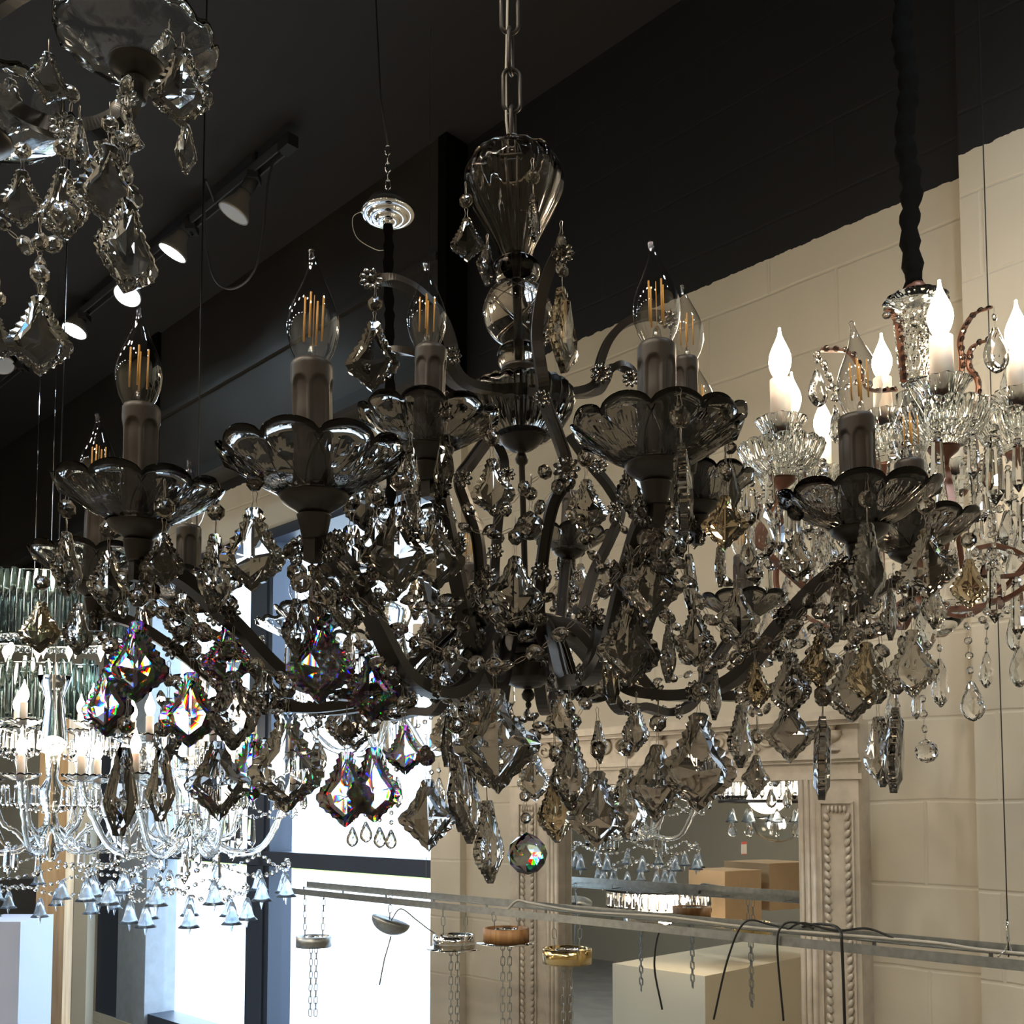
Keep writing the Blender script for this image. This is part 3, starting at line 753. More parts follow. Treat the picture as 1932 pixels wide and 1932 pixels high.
for q, s in extra:
    u, v = proj(q - Vector((0, 0, s * .5)))
    if v > 1440 or any(abs(u - a) < 42 and abs(v - b) < 62 for a, b in taken): continue
    taken.append((u, v)) if q.y < 1.0 else None
    yaw = R_.uniform(-1.5, 1.5); kind = R_.choice(['leaf', 'leaf', 'kite', 'spear'])
    if placed < 62:
        hang(CH, q, s, yaw, kind, R_.choice(['smoke', 'smoke', 'smoke', 'smoke_blue', 'smoke_amber']), .013, 1); placed += 1
    else:
        src = CR['smoke', kind]
        rest.add([tuple(v_.co) for v_ in src.vertices], [tuple(p_.vertices) for p_ in src.polygons], False, Matrix.Translation(q) @ Matrix.Rotation(yaw, 4, 'Z') @ Matrix.Scale(s, 4))
if rest.v:
    o = own('small_pendants', rest, MT['smoke'], CH); o['kind'] = 'stuff'
# garlands: candle cup to candle cup, and cup to the cage
order = ['H', 'A', 'B', 'D', 'F', 'G', 'N', 'L', 'K', 'J', 'I', 'H']
for a, b in zip(order, order[1:]):
    p, q = CP[a] + Vector((0, 0, -.04)), CP[b] + Vector((0, 0, -.04))
    m = p.lerp(q, .5); L = (q - p).length; inw = (Vector((hub.x, hub.y, m.z)) - m) * .22
    sag = Vector((0, 0, -.10 if L > .25 else -.07))
    garland(CH, [p, p.lerp(q, .22) + inw * .6 + sag * .62, m + inw + sag, p.lerp(q, .78) + inw * .6 + sag * .62, q], 'smoke', .0135, .009)
cage = [P(1069, 900, .87), P(1160, 965, 1.12), P(1020, 1085, .89), P(917, 1090, .93), P(950, 1000, 1.12)]
for nm, tgt in (('A', 3), ('B', 3), ('C', 0), ('D', 0), ('F', 1), ('M', 4), ('I', 3), ('L', 1)):
    p = CP[nm] + Vector((0, 0, -.042)); q = cage[tgt]
    sag = Vector((0, 0, -.075 * max(.5, (q - p).length / .3)))
    garland(CH, [p, p.lerp(q, .3) + sag * .85, p.lerp(q, .62) + sag, q], 'smoke', .0135, .009)
for pts in (
    [(520, 1060, .63), (545, 1040, .63), (570, 1010, .63)],
    [(870, 935, .83), (915, 1000, .83), (955, 960, .84), (1005, 905, .85), (1050, 880, .86)],
    [(930, 1150, .85), (965, 1175, .84), (1005, 1160, .84), (1045, 1110, .86)],
    [(880, 1100, .86), (905, 1140, .85), (950, 1190, .84), (1000, 1200, .84), (1030, 1150, .85)],
    [(690, 1050, .66), (720, 1110, .67), (770, 1130, .7), (820, 1150, .75), (870, 1130, .8)],
    [(1460, 1010, .8), (1440, 1060, .8), (1400, 1100, .8), (1340, 1090, .8)],
    [(1500, 980, .78), (1497, 940, .78)],
    [(1250, 1010, .66), (1290, 1080, .7), (1350, 1180, .75), (1420, 1230, .78), (1490, 1180, .78), (1580, 1060, .75)],
    [(1590, 1060, .74), (1565, 1150, .76), (1540, 1240, .78), (1510, 1300, .8)],
    [(1640, 1060, .74), (1650, 1140, .76), (1665, 1230, .8), (1680, 1300, .82)],
    [(700, 1300, .8), (720, 1345, .8), (760, 1340, .82), (800, 1300, .84), (860, 1330, .86)],
    [(1000, 1345, 1.03), (960, 1370, .96), (920, 1350, .9), (890, 1310, .86)],
    [(1000, 1345, 1.03), (1030, 1380, .98), (1075, 1370, .95), (1110, 1320, .92), (1150, 1290, .9)],
    [(300, 1290, .8), (305, 1330, .8), (306, 1390, .82)], [(240, 1060, .72), (232, 1120, .74), (235, 1180, .76)],
    [(1590, 1075, .73), (1588, 1150, .73), (1592, 1230, .73)], [(1615, 1075, .72), (1618, 1160, .72), (1610, 1240, .73)], [(1700, 1080, .88), (1706, 1150, .88), (1700, 1240, .88)],
    [(1560, 1180, .78), (1556, 1260, .78), (1552, 1345, .78)], [(1655, 1200, .84), (1660, 1270, .84), (1658, 1345, .85)], [(285, 1050, .70), (290, 1120, .70), (284, 1180, .71)],
    [(560, 1060, .62), (575, 1120, .63), (605, 1155, .66)], [(640, 1040, .62), (655, 1080, .63), (690, 1090, .66), (720, 1060, .7)], [(1180, 1010, .67), (1190, 1070, .68), (1185, 1125, .7)],
    [(1330, 1200, .76), (1325, 1270, .78), (1320, 1335, .8)], [(1420, 1250, .84), (1400, 1290, .86), (1398, 1325, .9)], [(410, 1330, .8), (408, 1370, .79), (410, 1392, .78)],
    [(655, 1340, .8), (650, 1380, .8), (653, 1410, .8)], [(806, 1380, .82), (803, 1420, .82), (806, 1462, .82)], [(919, 1440, .82), (921, 1475, .81), (919, 1502, .8)], [(1128, 1380, .82), (1126, 1420, .82), (1128, 1448, .82)],
    [(370, 1060, .8), (380, 1150, .8), (400, 1240, .8), (430, 1320, .8), (470, 1350, .82)]):
    garland(CH, [P(*q) for q in pts], 'smoke', .0135, .0085)
#PART2

# ================================================================== ROOM
W0 = Vector((1.013, 2.5, 0)); SV = Vector((-1, 1, 0)).normalized(); NV = Vector((-1, -1, 0)).normalized()
WM = Matrix(((-SV.x, -NV.x, 0, W0.x), (-SV.y, -NV.y, 0, W0.y), (0, 0, 1, 0), (0, 0, 0, 1)))  # local x = -s, local y = into the wall
def wall_s(u):
    a = (u - CX) / F; return (1.013 - 2.5 * a) / (1 + a) * math.sqrt(2)
def WP_(s, n, z):   # s along the wall to the left, n out of it into the room
    return W0 + SV * s + NV * n + Vector((0, 0, z))
def struct(o): o['kind'] = 'structure'; return o
def wbox(name, s0, s1, n0, n1, z0, z1, mat, parent=None):
    """box in wall coordinates; keeps its own axes along the wall so that the material does too"""
    mb = MB(); mb.box((-s1, -n1, z0), (-s0, -n0, z1))
    me = mb.mesh(name); me.materials.append(mat)
    o = bpy.data.objects.new(name, me); COL.objects.link(o)
    o.parent = parent; o.matrix_parent_inverse = Matrix.Identity(4)
    base = wpos(parent)
    o.matrix_basis = Matrix.Translation(-base) @ WM
    return o
def wmb(name, mb, mat, parent=None):
    me = mb.mesh(name); me.materials.append(mat)
    o = bpy.data.objects.new(name, me); COL.objects.link(o); o.parent = parent
    o.matrix_basis = Matrix.Translation(-wpos(parent)) @ WM
    return o
SL_, SR_ = 8.6, -2.6
ZT = 4.07
ws0, ws1 = wall_s(825), 4.80
# main wall with the shop window cut out of it
mb = MB()
for (a, b, z0, z1) in ((SR_, ws0, 0, ZT), (ws1, SL_, 0, ZT), (ws0, ws1, 0, .45), (ws0, ws1, 2.89, ZT)):
    mb.box((-b, 0, z0), (-a, .2, z1))
struct(wmb('wall_window_side', mb, block))
sb = wall_s(1867)
struct(wbox('trim_1', SR_, sb, 0, .085, 0, ZT, block))          # pilaster at the right
struct(wbox('trim_2', wall_s(825), wall_s(880), 0, .03, 0, 3.1, block))   # pilaster beside the window
mb = MB(); mb.box((-SL_ - .2, -6.2, -.1), (-SR_ + .2, .2, 0)); struct(wmb('floor', mb, MT['floor']))
mb = MB(); mb.box((-SL_ - .2, -6.2, ZT), (-SR_ + .2, .2, ZT + .1)); struct(wmb('ceiling', mb, MT['ceil']))
mb = MB(); mb.box((-SL_ - .2, -6.2, 0), (-SR_ + .2, -6.0, ZT)); struct(wmb('wall_opposite', mb, MT['wall2']))
mb = MB(); mb.box((-SL_ - .2, -6.0, 0), (-SL_, .2, ZT)); struct(wmb('wall_far_end', mb, MT['wall2']))
mb = MB(); mb.box((-SR_, -6.0, 0), (-SR_ + .2, .2, ZT)); struct(wmb('wall_near_end', mb, MT['wall2']))
# black fascia over the window
fs = wall_s(863)
F1 = wbox('trim_3', fs, fs + 2.2, 0, .10, 3.19, ZT - .001, MT['fascia']); struct(F1)
F2 = wbox('trim_4', fs + 2.32, SL_ - .01, 0, .07, 3.22, ZT - .001, MT['fascia']); struct(F2)
struct(wbox('trim_5', fs - .045, fs, 0, .105, 3.12, ZT - .001, MT['velvet']))
struct(wbox('trim_6', fs + 2.2, fs + 2.32, 0, .12, 3.12, ZT - .001, MT['velvet']))
struct(wbox('trim_7', fs, SL_ - .01, .1, .13, 3.19, 3.24, MT['black']))
struct(wbox('trim_8', fs, fs + 2.2, .1, .115, 3.60, 3.63, MT['fascia']))
# window: frames, mullions, rail, pane
WIN = empty('window_1', WP_((ws0 + ws1) / 2, 0, .45)); WIN['kind'] = 'structure'
def wpart(name, s0, s1, n0, n1, z0, z1, mat): return wbox(name, s0, s1, n0, n1, z0, z1, mat, WIN)
wpart('window_frame', wall_s(225), ws1, -.16, -.02, .45, 2.89, MT['alu'])
wpart('window_frame', wall_s(278), wall_s(226), -.18, -.01, .45, 2.89, MT['alu2'])
wpart('window_frame', wall_s(492), wall_s(450), -.17, -.05, .45, 2.89, MT['alu'])
wpart('window_frame', wall_s(484), wall_s(474), -.05, -.04, .45, 2.89, MT['alu'])
wpart('window_frame', ws0, ws0 + .03, -.17, -.05, .45, 2.89, MT['alu'])
wpart('window_frame', ws0, ws1, -.17, -.03, .45, .52, MT['alu'])
wpart('window_frame', ws0, ws1, -.17, -.03, 2.84, 2.89, MT['alu'])
wpart('window_rail', ws0, wall_s(278), -.17, -.04, 1.338, 1.405, MT['alu'])
wpart('pane', ws0, ws1, -.122, -.118, .5, 2.86, MT['pane'])
# outside
g = MB(); g.box((-40, .3, -.35), (40, 60, -.15)); o = wmb('road', g, MT['road']); struct(o)
g = MB(); g.box((-40, 14, -.15), (40, 17, -.08)); o = wmb('lawn', g, MT['lawn']); struct(o)
BLD = empty('shop_building', WP_(6, -24, -.15), 'pale building with a blue sign band across the street, seen through the window', 'building')
def bpart(name, a, b, mat): mb = MB(); mb.box(a, b); return wmb(name, mb, mat, BLD)
bpart('facade', (-30, 24, -.15), (12, 30, 6.5), MT['facade'])
bpart('sign_band', (-30, 23.9, 3.6), (12, 23.99, 4.4), MT['blue'])
for k in range(9): bpart('window', (-29 + k * 4.5, 23.92, .8), (-26.4 + k * 4.5, 23.99, 3.0), MT['dark'])
bpart('awning', (-30, 22.9, 3.3), (12, 24, 3.42), MT['alu2'])

# ================================================================== MIRROR
mL, mR = wall_s(985), wall_s(1640)
gL, gR = wall_s(1077), wall_s(1527)
zt, zg, zb = 1.845, 1.675, .35
MR = empty('wall_mirror', WP_((mL + mR) / 2, 0, zb), 'large mirror in a carved silvery plaster frame with urn reliefs, on the cream block wall', 'mirror')
def mpart(name, mat, build):
    mb = MB(); build(mb); return wmb(name, mb, mat, MR)
mpart('mirror_glass', MT['mirror'], lambda b: b.box((-gL, -.030, zb), (-gR, -.022, zg)))
mpart('frame_back', MT['frame'], lambda b: (b.box((-mL, -.06, zb), (-gL, 0, zg)), b.box((-gR, -.06, zb), (-mR, 0, zg)), b.box((-mL, -.06, zg), (-mR, 0, zt - .02)), b.box((-gL, -.022, zb), (-gR, 0, zg))))
def mould(b):
    for z0, h, n in ((zt - .022, .022, .095), (zt - .034, .012, .08), (1.725, .012, .08), (1.716, .010, .07), (zg - .002, .014, .066)):
        b.box((-mL - .01, -n, z0), (-mR + .012, -.055, z0 + h))
mpart('cornice', MT['frame'], mould)
def reed(b, sd_):
    for s0, s1 in (((gL, gL + .05), (gR - .05, gR))[sd_],):
        for k in range(3):
            s = s0 + (s1 - s0) * (k + .5) / 3
            b.lathe([(.008, zb), (.008, zg)], 10, True, Matrix.Translation((-s, -.06, 0)))
for sd_ in (0, 1): mpart('reeded_moulding', MT['frame'], lambda b: reed(b, sd_))
def carving(b, sd_):
    for c, w in ((((gL + .05 + mL) / 2, .032), ((gR - .05 + mR) / 2 + .0, .038))[sd_],):
        for s_ in (-1, 1):
            b.box((-c + s_ * (w + .006) - .0022, -.067, zb), (-c + s_ * (w + .006) + .0022, -.055, 1.615))
            z = zb + .01; k = 0
            while z < 1.59:
                M = Matrix.Translation((-c + s_ * (w - .010), -.063, z)) @ Matrix.Rotation(.5 * s_, 4, 'Y') @ Matrix.Diagonal((.0075, .007, .0125, 1))
                b.lathe([(.05, -1), (.7, -.7), (1, 0), (.7, .7), (.05, 1)], 8, True, M); z += .021
        b.box((-c - w - .008, -.067, 1.612), (-c + w + .008, -.055, 1.617))
        for k in range(5):
            M = Matrix.Translation((-c + (k - 2) * .011, -.063, 1.598)) @ Matrix.Diagonal((.005, .007, .010, 1))
            b.lathe([(.05, -1), (.7, -.7), (1, 0), (.7, .7), (.05, 1)], 8, True, M)
for sd_ in (0, 1): mpart('leaf_carving', MT['frame'], lambda b: carving(b, sd_))
for c in ((gL + .05 + mL) / 2, (gR - .02 + mR) / 2, (mL + mR) / 2):
    def urn(b):
        M = Matrix.Translation((-c, -.06, 1.745)) @ Matrix.Diagonal((1, .6, 1, 1))
        b.lathe([(.001, 0), (.026, 0), (.026, .004), (.020, .009), (.008, .014), (.006, .020), (.012, .024), (.024, .030), (.034, .042), (.030, .046), (.033, .050), (.030, .053), (.001, .053)], 20, True, M)
        for k in range(11):
            a = k * 2.4; r = .006 + .002 * (k % 3)
            M2 = Matrix.Translation((-c + .020 * math.cos(a) * (k / 11), -.068, 1.810 + .012 * math.sin(a))) @ Matrix.Scale(r, 4)
            b.lathe([(.05, -1), (.7, -.7), (1, 0), (.7, .7), (.05, 1)], 8, True, M2)
    mpart('urn_relief', MT['frame'], urn)
def scroll(b, c):
    if 1:
        for s_ in (-1, 1):
            pts = []
            for k in range(26):
                a = k * .42; r = .004 + .0016 * k
                pts.append((-c + s_ * (.038 - r * math.cos(a)), -.064, 1.785 + r * math.sin(a) * .8))
            b.tube(pts, lambda t: .003 + .004 * t, 6)
for c_ in (mL - .20, mR + .22, (mL + mR) / 2 + .17, (mL + mR) / 2 - .17): mpart('scroll_relief', MT['frame'], lambda b: scroll(b, c_))

# ================================================================== RAIL WITH HANGING CANOPIES
RC = 2.848
def rail_pt(u, z, dn=0):
    a = (u - CX) / F; y = RC / (1 + a)
    return Vector((RC - y, y, z)) + NV * dn
RAILZ = 1.324
r0, r1 = rail_pt(562, RAILZ), rail_pt(2150, RAILZ)
RL = empty('display_rail', r0, 'long galvanised steel double rail hung level in front of the mirror, cords lying on it', 'rail')
dirR = (r1 - r0).normalized(); angR = math.atan2(dirR.y, dirR.x); LR = (r1 - r0).length
def railM(): return Matrix.Translation(r0) @ Matrix.Rotation(angR, 4, 'Z')
def chan(b, y0):
    M = railM()
    z0, z1 = (-.020, .0) if y0 < 0 else (.002, .022); x0 = 0 if y0 < 0 else .03
    b.box((x0, y0 - .001, z0), (LR, y0 + .001, z1), M); b.box((x0, y0 + .001, z0), (LR, y0 + (.012 if y0 < 0 else -.012), z0 + .002), M)
mb = MB(); chan(mb, -.022); own('rail_channel', mb, MT['steel'], RL)
mb = MB(); chan(mb, .022); own('rail_channel', mb, MT['steel'], RL)
mb = MB()
for k in range(12): mb.box((LR * k / 11.2 + .01, -.022, -.013), (LR * k / 11.2 + .018, .022, -.010), railM()); mb.box((LR * k / 11.2 + .01, .020, -.013), (LR * k / 11.2 + .018, .022, .004), railM())
own('rail_tie', mb, MT['steel'], RL)
def on_rail(u, dz, dn=0): p = rail_pt(u, RAILZ + dz, dn); return p
wr = MB(); a_ = on_rail(1893, .0); wr.tube([a_, a_ + Vector((0, 0, .02)), a_ + Vector((-.004, .004, ZT - RAILZ - .001))], .0011, 6); own('suspension_wire', wr, MT['cordk'], RL)
cl = MB(); cl.tube([a_ + Vector((-.02, 0, .0)), a_ + Vector((-.006, 0, .012)), a_ + Vector((0, 0, .03)), a_ + Vector((.006, 0, .012)), a_ + Vector((.02, 0, .0))], .0015, 6); cl.tube([a_ + Vector((0, 0, .03)), a_ + Vector((0, 0, .07))], .003, 8); own('wire_clip', cl, MT['chrome'], RL)
wr = MB(); a_ = on_rail(805, .0); wr.tube([a_, a_ + Vector((0, 0, .9)), a_ + Vector((0, 0, ZT - RAILZ - .001))], .0007, 5); own('suspension_wire', wr, MT['wire'], RL)
cb = MB(); cb.tube(spline([on_rail(962, -.01, .02), on_rail(975, .022), on_rail(1000, .02), on_rail(1060, .012), on_rail(1120, .010), on_rail(1250, .016), on_rail(1400, .010), on_rail(1560, .012), on_rail(1750, .014), on_rail(1850, .009), on_rail(2100, .010)], 8), .0035, 8)
top(own('pale_cable', cb, MT['cord'], None), 'pale grey cable lying along the steel display rail', 'cable')
cb = MB(); cb.tube(spline([on_rail(1500, .02, -.02), on_rail(1540, .030, -.01), on_rail(1590, .028, .03), on_rail(1602, -.01, .045), on_rail(1607, -.20, .05)], 8), .0032, 8)
cb.tube(spline([on_rail(1480, .012, 0), on_rail(1510, .03, 0), on_rail(1570, .02, 0), on_rail(1630, .03, 0), on_rail(1680, .015, 0)], 8), .0024, 8)
top(own('black_cable', cb, MT['cordk'], None), 'black cable looped over the steel rail beside the mirror frame', 'cable', None)
cb = MB(); cb.tube(spline([on_rail(1480, -.18, .02), on_rail(1475, -.02, .03), on_rail(1482, .024, .02), on_rail(1500, .03, 0), on_rail(1530, .02, 0)], 8), .0024, 8)
cb.tube(spline([on_rail(1355, -.20, .03), on_rail(1385, -.06, .035), on_rail(1415, .024, .03), on_rail(1450, .02, 0), on_rail(1500, .01, 0)], 8), .0024, 8)
top(own('black_cable', cb, MT['cordk'], None), 'thin black twin cable drooping from the steel rail in front of the mirror glass', 'cable')
cb = MB(); cb.tube(spline([on_rail(1255, -.20, .02), on_rail(1246, -.10, .03), on_rail(1250, -.02, .02), on_rail(1262, .0, 0)], 8), .0024, 8)
top(own('dark_cable', cb, MT['cordk'], None), 'short dark cable hanging below the steel rail at the middle of the mirror', 'cable')

def chain_mb(mb, a, b, lk=.026, w=.011, r=.0013):
    n = max(1, int((b - a).length / (lk * .78))); t = (b - a).normalized(); q = Vector((0, 0, 1)).rotation_difference(t).to_matrix().to_4x4()
    for k in range(n):
        c = a.lerp(b, (k + .5) / n); pts = []
        for j in range(14):
            an = 2 * PI * j / 14; x = math.cos(an) * w / 2; z = math.sin(an) * w / 2 + (lk - w) / 2 * (1 if math.sin(an) > 0 else -1)
            pts.append((x if k % 2 else 0, 0 if k % 2 else x, z))
        mb.tube(pts, r, 5, True, Matrix.Translation(c) @ q, True)
def hung_canopy(u, v, w, mat, label, ring=True, plate=True, tail=True):
    y = rail_pt(u, 0).y; c = P(u, v, y); r = w / F * y / 2; h = r * .30
    root = empty('ceiling_canopy', c, label, 'lamp canopy', 'canopies hung from the steel rail')
    mb = MB(); mb.lathe([(r * .86, h), (r, h), (r, -h), (r * .86, -h)], 40, True, Matrix.Translation(c), None, True); own('canopy_ring', mb, mat, root)
    mb = MB(); mb.lathe([(.001, h * .2), (r * .87, h * .2), (r * .87, h * .1), (.001, h * .1)], 40, True, Matrix.Translation(c)); mb.lathe([(r * .45, h * .9), (r * .5, h * .9), (r * .5, h * .2), (r * .45, h * .2)], 24, True, Matrix.Translation(c), None, True); own('canopy_bracket', mb, MT['chrome'], root)
    if plate:
        mb = MB(); mb.lathe([(.001, -h * 1.0), (r * 1.3, -h * 1.05), (r * 1.3, -h * 1.15), (.001, -h * 1.15)], 40, True, Matrix.Translation(c)); own('ceiling_plate', mb, MT['chrome'], root)
    for s_ in (-1, 1):
        mb = MB(); chain_mb(mb, c + Vector((s_ * r * .5, 0, h)), Vector((c.x + s_ * r * .55, c.y, RAILZ - .013))); own('chain', mb, MT['steel'], root)
    if tail:
        for s_ in (-.15, .15):
            mb = MB(); chain_mb(mb, c + Vector((s_ * r, 0, -h)), c + Vector((s_ * r, 0, -.25))); own('chain', mb, MT['steel'], root)
    return root
hung_canopy(592, 1776, 66, MT['steel'], 'dark steel ring canopy at the left end of the rail, against the bright window', True, False)
hung_canopy(857, 1776, 80, MT['chrome'], 'chrome ring canopy with a wide round plate, hung from the rail before the white pilaster')
hung_canopy(955, 1764, 86, MT['copperwood'], 'orange wooden ring canopy hung from the steel rail')
hung_canopy(1070, 1803, 92, MT['gold'], 'polished gold drum canopy hung low before the mirror frame', True, False)
# dome lamp
yD = rail_pt(735, 0).y; c = P(738, 1736, yD)
DM = empty('dome_pendant', c, 'small dark metal half dome lamp tipped sideways on the rail by the window', 'pendant lamp')
r = 37 / F * yD; qd = Matrix.Translation(c) @ Matrix.Rotation(math.radians(18), 4, 'Y')
mb = MB(); mb.lathe([(r * math.cos(a), r * .72 * -math.sin(a)) for a in [k * PI / 20 for k in range(10)]] + [(.001, -r * .72), (.001, -r * .68)] + [(r * .95 * math.cos(a), r * .68 * -math.sin(a)) for a in [k * PI / 20 for k in range(9, -1, -1)]], 36, True, qd); own('shade', mb, MT['steel'], DM)
mb = MB(); chain_mb(mb, c + Vector((-.005, 0, .0)), Vector((c.x - .002, c.y, RAILZ + .02))); own('chain', mb, MT['steel'], DM)
mb = MB(); mb.tube(spline([c + Vector((0, 0, .0)), c + Vector((.03, 0, .035)), c + Vector((.08, 0, .0)), c + Vector((.12, 0, -.03)), c + Vector((.17, 0, -.06)), c + Vector((.2, 0, -.055))], 8), .0022, 6); mb.tube([c + Vector((0, 0, -.05)), c + Vector((-.02, 0, -.12)), c + Vector((-.035, 0, -.2))], .0025, 6); own('arm', mb, MT['steel'], DM)

# ================================================================== TRACK LIGHTS AND CEILING THINGS
TRZ = 4.0
def tr_pt(u, z=TRZ, c=2.76):
    a = (u - CX) / F; y = c / (1 + a); return Vector((c - y, y, z))
ta, tb = tr_pt(522), tr_pt(-160)
TR = empty('lighting_track', ta, 'straight grey ceiling track that carries the spotlights', 'light track')
dT = (tb - ta); aT = math.atan2(dT.y, dT.x); LT = dT.length; MTT = Matrix.Translation(ta) @ Matrix.Rotation(aT, 4, 'Z')
mb = MB(); mb.box((0, -.018, -.018), (LT, -.012, .018), MTT); mb.box((0, .012, -.018), (LT, .018, .018), MTT); mb.box((0, -.018, .014), (LT, .018, .018), MTT); own('track_rail', mb, MT['track'], TR)
mb = MB(); mb.box((-.05, -.022, -.025), (.02, .022, .02), MTT)
own('track_connector', mb, MT['black'], TR)
for k in range(6): mb = MB(); mb.box((.2 + k * .9, -.006, .018), (.22 + k * .9, .006, ZT - TRZ), MTT); own('track_hanger', mb, MT['black'], TR)
def par_mesh():
    a = MB(); a.lathe([(.018, .0), (.024, -.005), (.030, -.03), (.052, -.075), (.060, -.092), (.060, -.10), (.056, -.10), (.048, -.085), (.02, -.04), (.012, -.02)], 32); return a.mesh('lamp_reflector')
PAR = par_mesh(); PAR.materials.append(MT['par'])
LENS = MB().lathe([(.001, -.094), (.03, -.096), (.052, -.0975), (.057, -.099), (.057, -.095), (.001, -.09)], 32).mesh('lens'); 
LENS2 = LENS.copy(); LENS.materials.append(MT['spot']); LENS2.materials.append(MT['spot_off'])
SOCK = MB(); SOCK.lathe([(.001, .07), (.022, .068), (.026, .05), (.026, .0), (.001, 0)], 20); SOCK = SOCK.mesh('socket'); SOCK.materials.append(MT['black'])
spots = []
def spot(u, v, ut, on, dirv, label, size=1.0):
    t = tr_pt(ut); y = t.y; face = P(u, v, y); d = Vector(dirv).normalized()
    base = face - d * .1 * size
    root = empty('track_spotlight', t + Vector((0, 0, -.02)), label, 'spotlight', 'spotlights on the ceiling track')
    q = Vector((0, 0, -1)).rotation_difference(d)
    o = inst('lamp_bulb', PAR, None, root, base, q, size); inst('lens', LENS if on else LENS2, None, o, (0, 0, 0), None, 1, local=True)
    inst('socket', SOCK, None, root, base, q, size)
    mb = MB(); up = base - d * .06 * size
    mb.tube([up, t + Vector((0, 0, -.05)), t + Vector((0, 0, -.018))], .007, 8); mb.box((-.02, -.03, -.04), (.02, .03, -.012), Matrix.Translation(t)); own('bracket', mb, MT['black'], root)
    if on: spots.append((face + d * .02, d))
spot(440, 404, 462, False, (-.50, -.02, -1), 'unlit spotlight at the near end of the ceiling track')
spot(325, 478, 342, True, (-.50, -.02, -1), 'lit spotlight next to the unlit one on the ceiling track')
spot(240, 558, 242, True, (-.1, -.5, -1), 'lit spotlight on the ceiling track, right behind the tip of a clear crystal drop')
spot(140, 625, 137, True, (-.25, -.25, -1), 'lit spotlight on the ceiling track beside the big clear crystal at the lower left')
spot(6, 690, 20, False, (.5, -.4, -1), 'spotlight cut by the left edge, body seen from the side')
# cable looping from track
tc1 = tr_pt(516); mb = MB()
mb.tube(spline([tc1, P(508, 330, 3.55), P(492, 470, 3.5), P(470, 525, 3.5), P(432, 545, 3.55), P(402, 520, 3.6), P(388, 440, 3.65), P(386, 340, 3.7), tr_pt(386)], 8), .0042, 8)
top(own('track_cable', mb, MT['track'], None), 'grey cable hanging in a loop from the end of the ceiling track', 'cable')
for uu in (148, 372, 205):
    pass
# chrome canopy with black sleeved cord and the clear chandelier it carries
def lathe_own(name, prof, c, mat, parent, n=40, mod=None, smooth=True):
    mb = MB(); mb.lathe(prof, n, smooth, Matrix.Translation(c), mod); return own(name, mb, mat, parent)
def sleeve_cord(name, a, b, r, mat, parent, wob=.12, n=60):
    mb = MB(); pts = []
    for k in range(n + 1):
        t = k / n; p = a.lerp(b, t); pts.append(p + Vector((math.sin(k * .45) * r * wob, math.cos(k * .31) * r * wob, 0)))
    rr = [r * (1 + .16 * math.sin(k * 1.9) + .1 * R_.uniform(-1, 1)) for k in range(n + 1)]
    mb.tube(pts, lambda t: rr[int(round(t * n))], 14)
    return own(name, mb, mat, parent)

# ------------------------------------------------ generic clear glass chandelier of the background
GD = dish_mesh(.06, .02, 60, 14).mesh('clear_dish'); GD.materials.append(MT['clearg'])
IV = MB().lathe([(.001, 0), (.0125, 0), (.0125, .082), (.010, .084), (.001, .084)], 20).mesh('ivory_sleeve'); IV.materials.append(MT['ivory'])
LB = MB().lathe(flame_prof(), 16).mesh('lit_bulb'); LB.materials.append(MT['lit'])
LBF = MB().lathe(flame_prof(), 12).mesh('lit_bulb'); LBF.materials.append(MT['lit_far'])
BELL = MB().lathe([(.05, 0), (.09, -.06), (.16, -.25), (.2, -.5), (.27, -.72), (.40, -.85), (.38, -.86), (.24, -.72), (.12, -.4), (.03, -.2)], 16)
BELL.lathe([(.01, -.6), (.06, -.8), (.07, -.92), (.01, -1.15)], 8, False); BELL = BELL.mesh('glass_bell'); BELL.materials.append(MT['frost'])
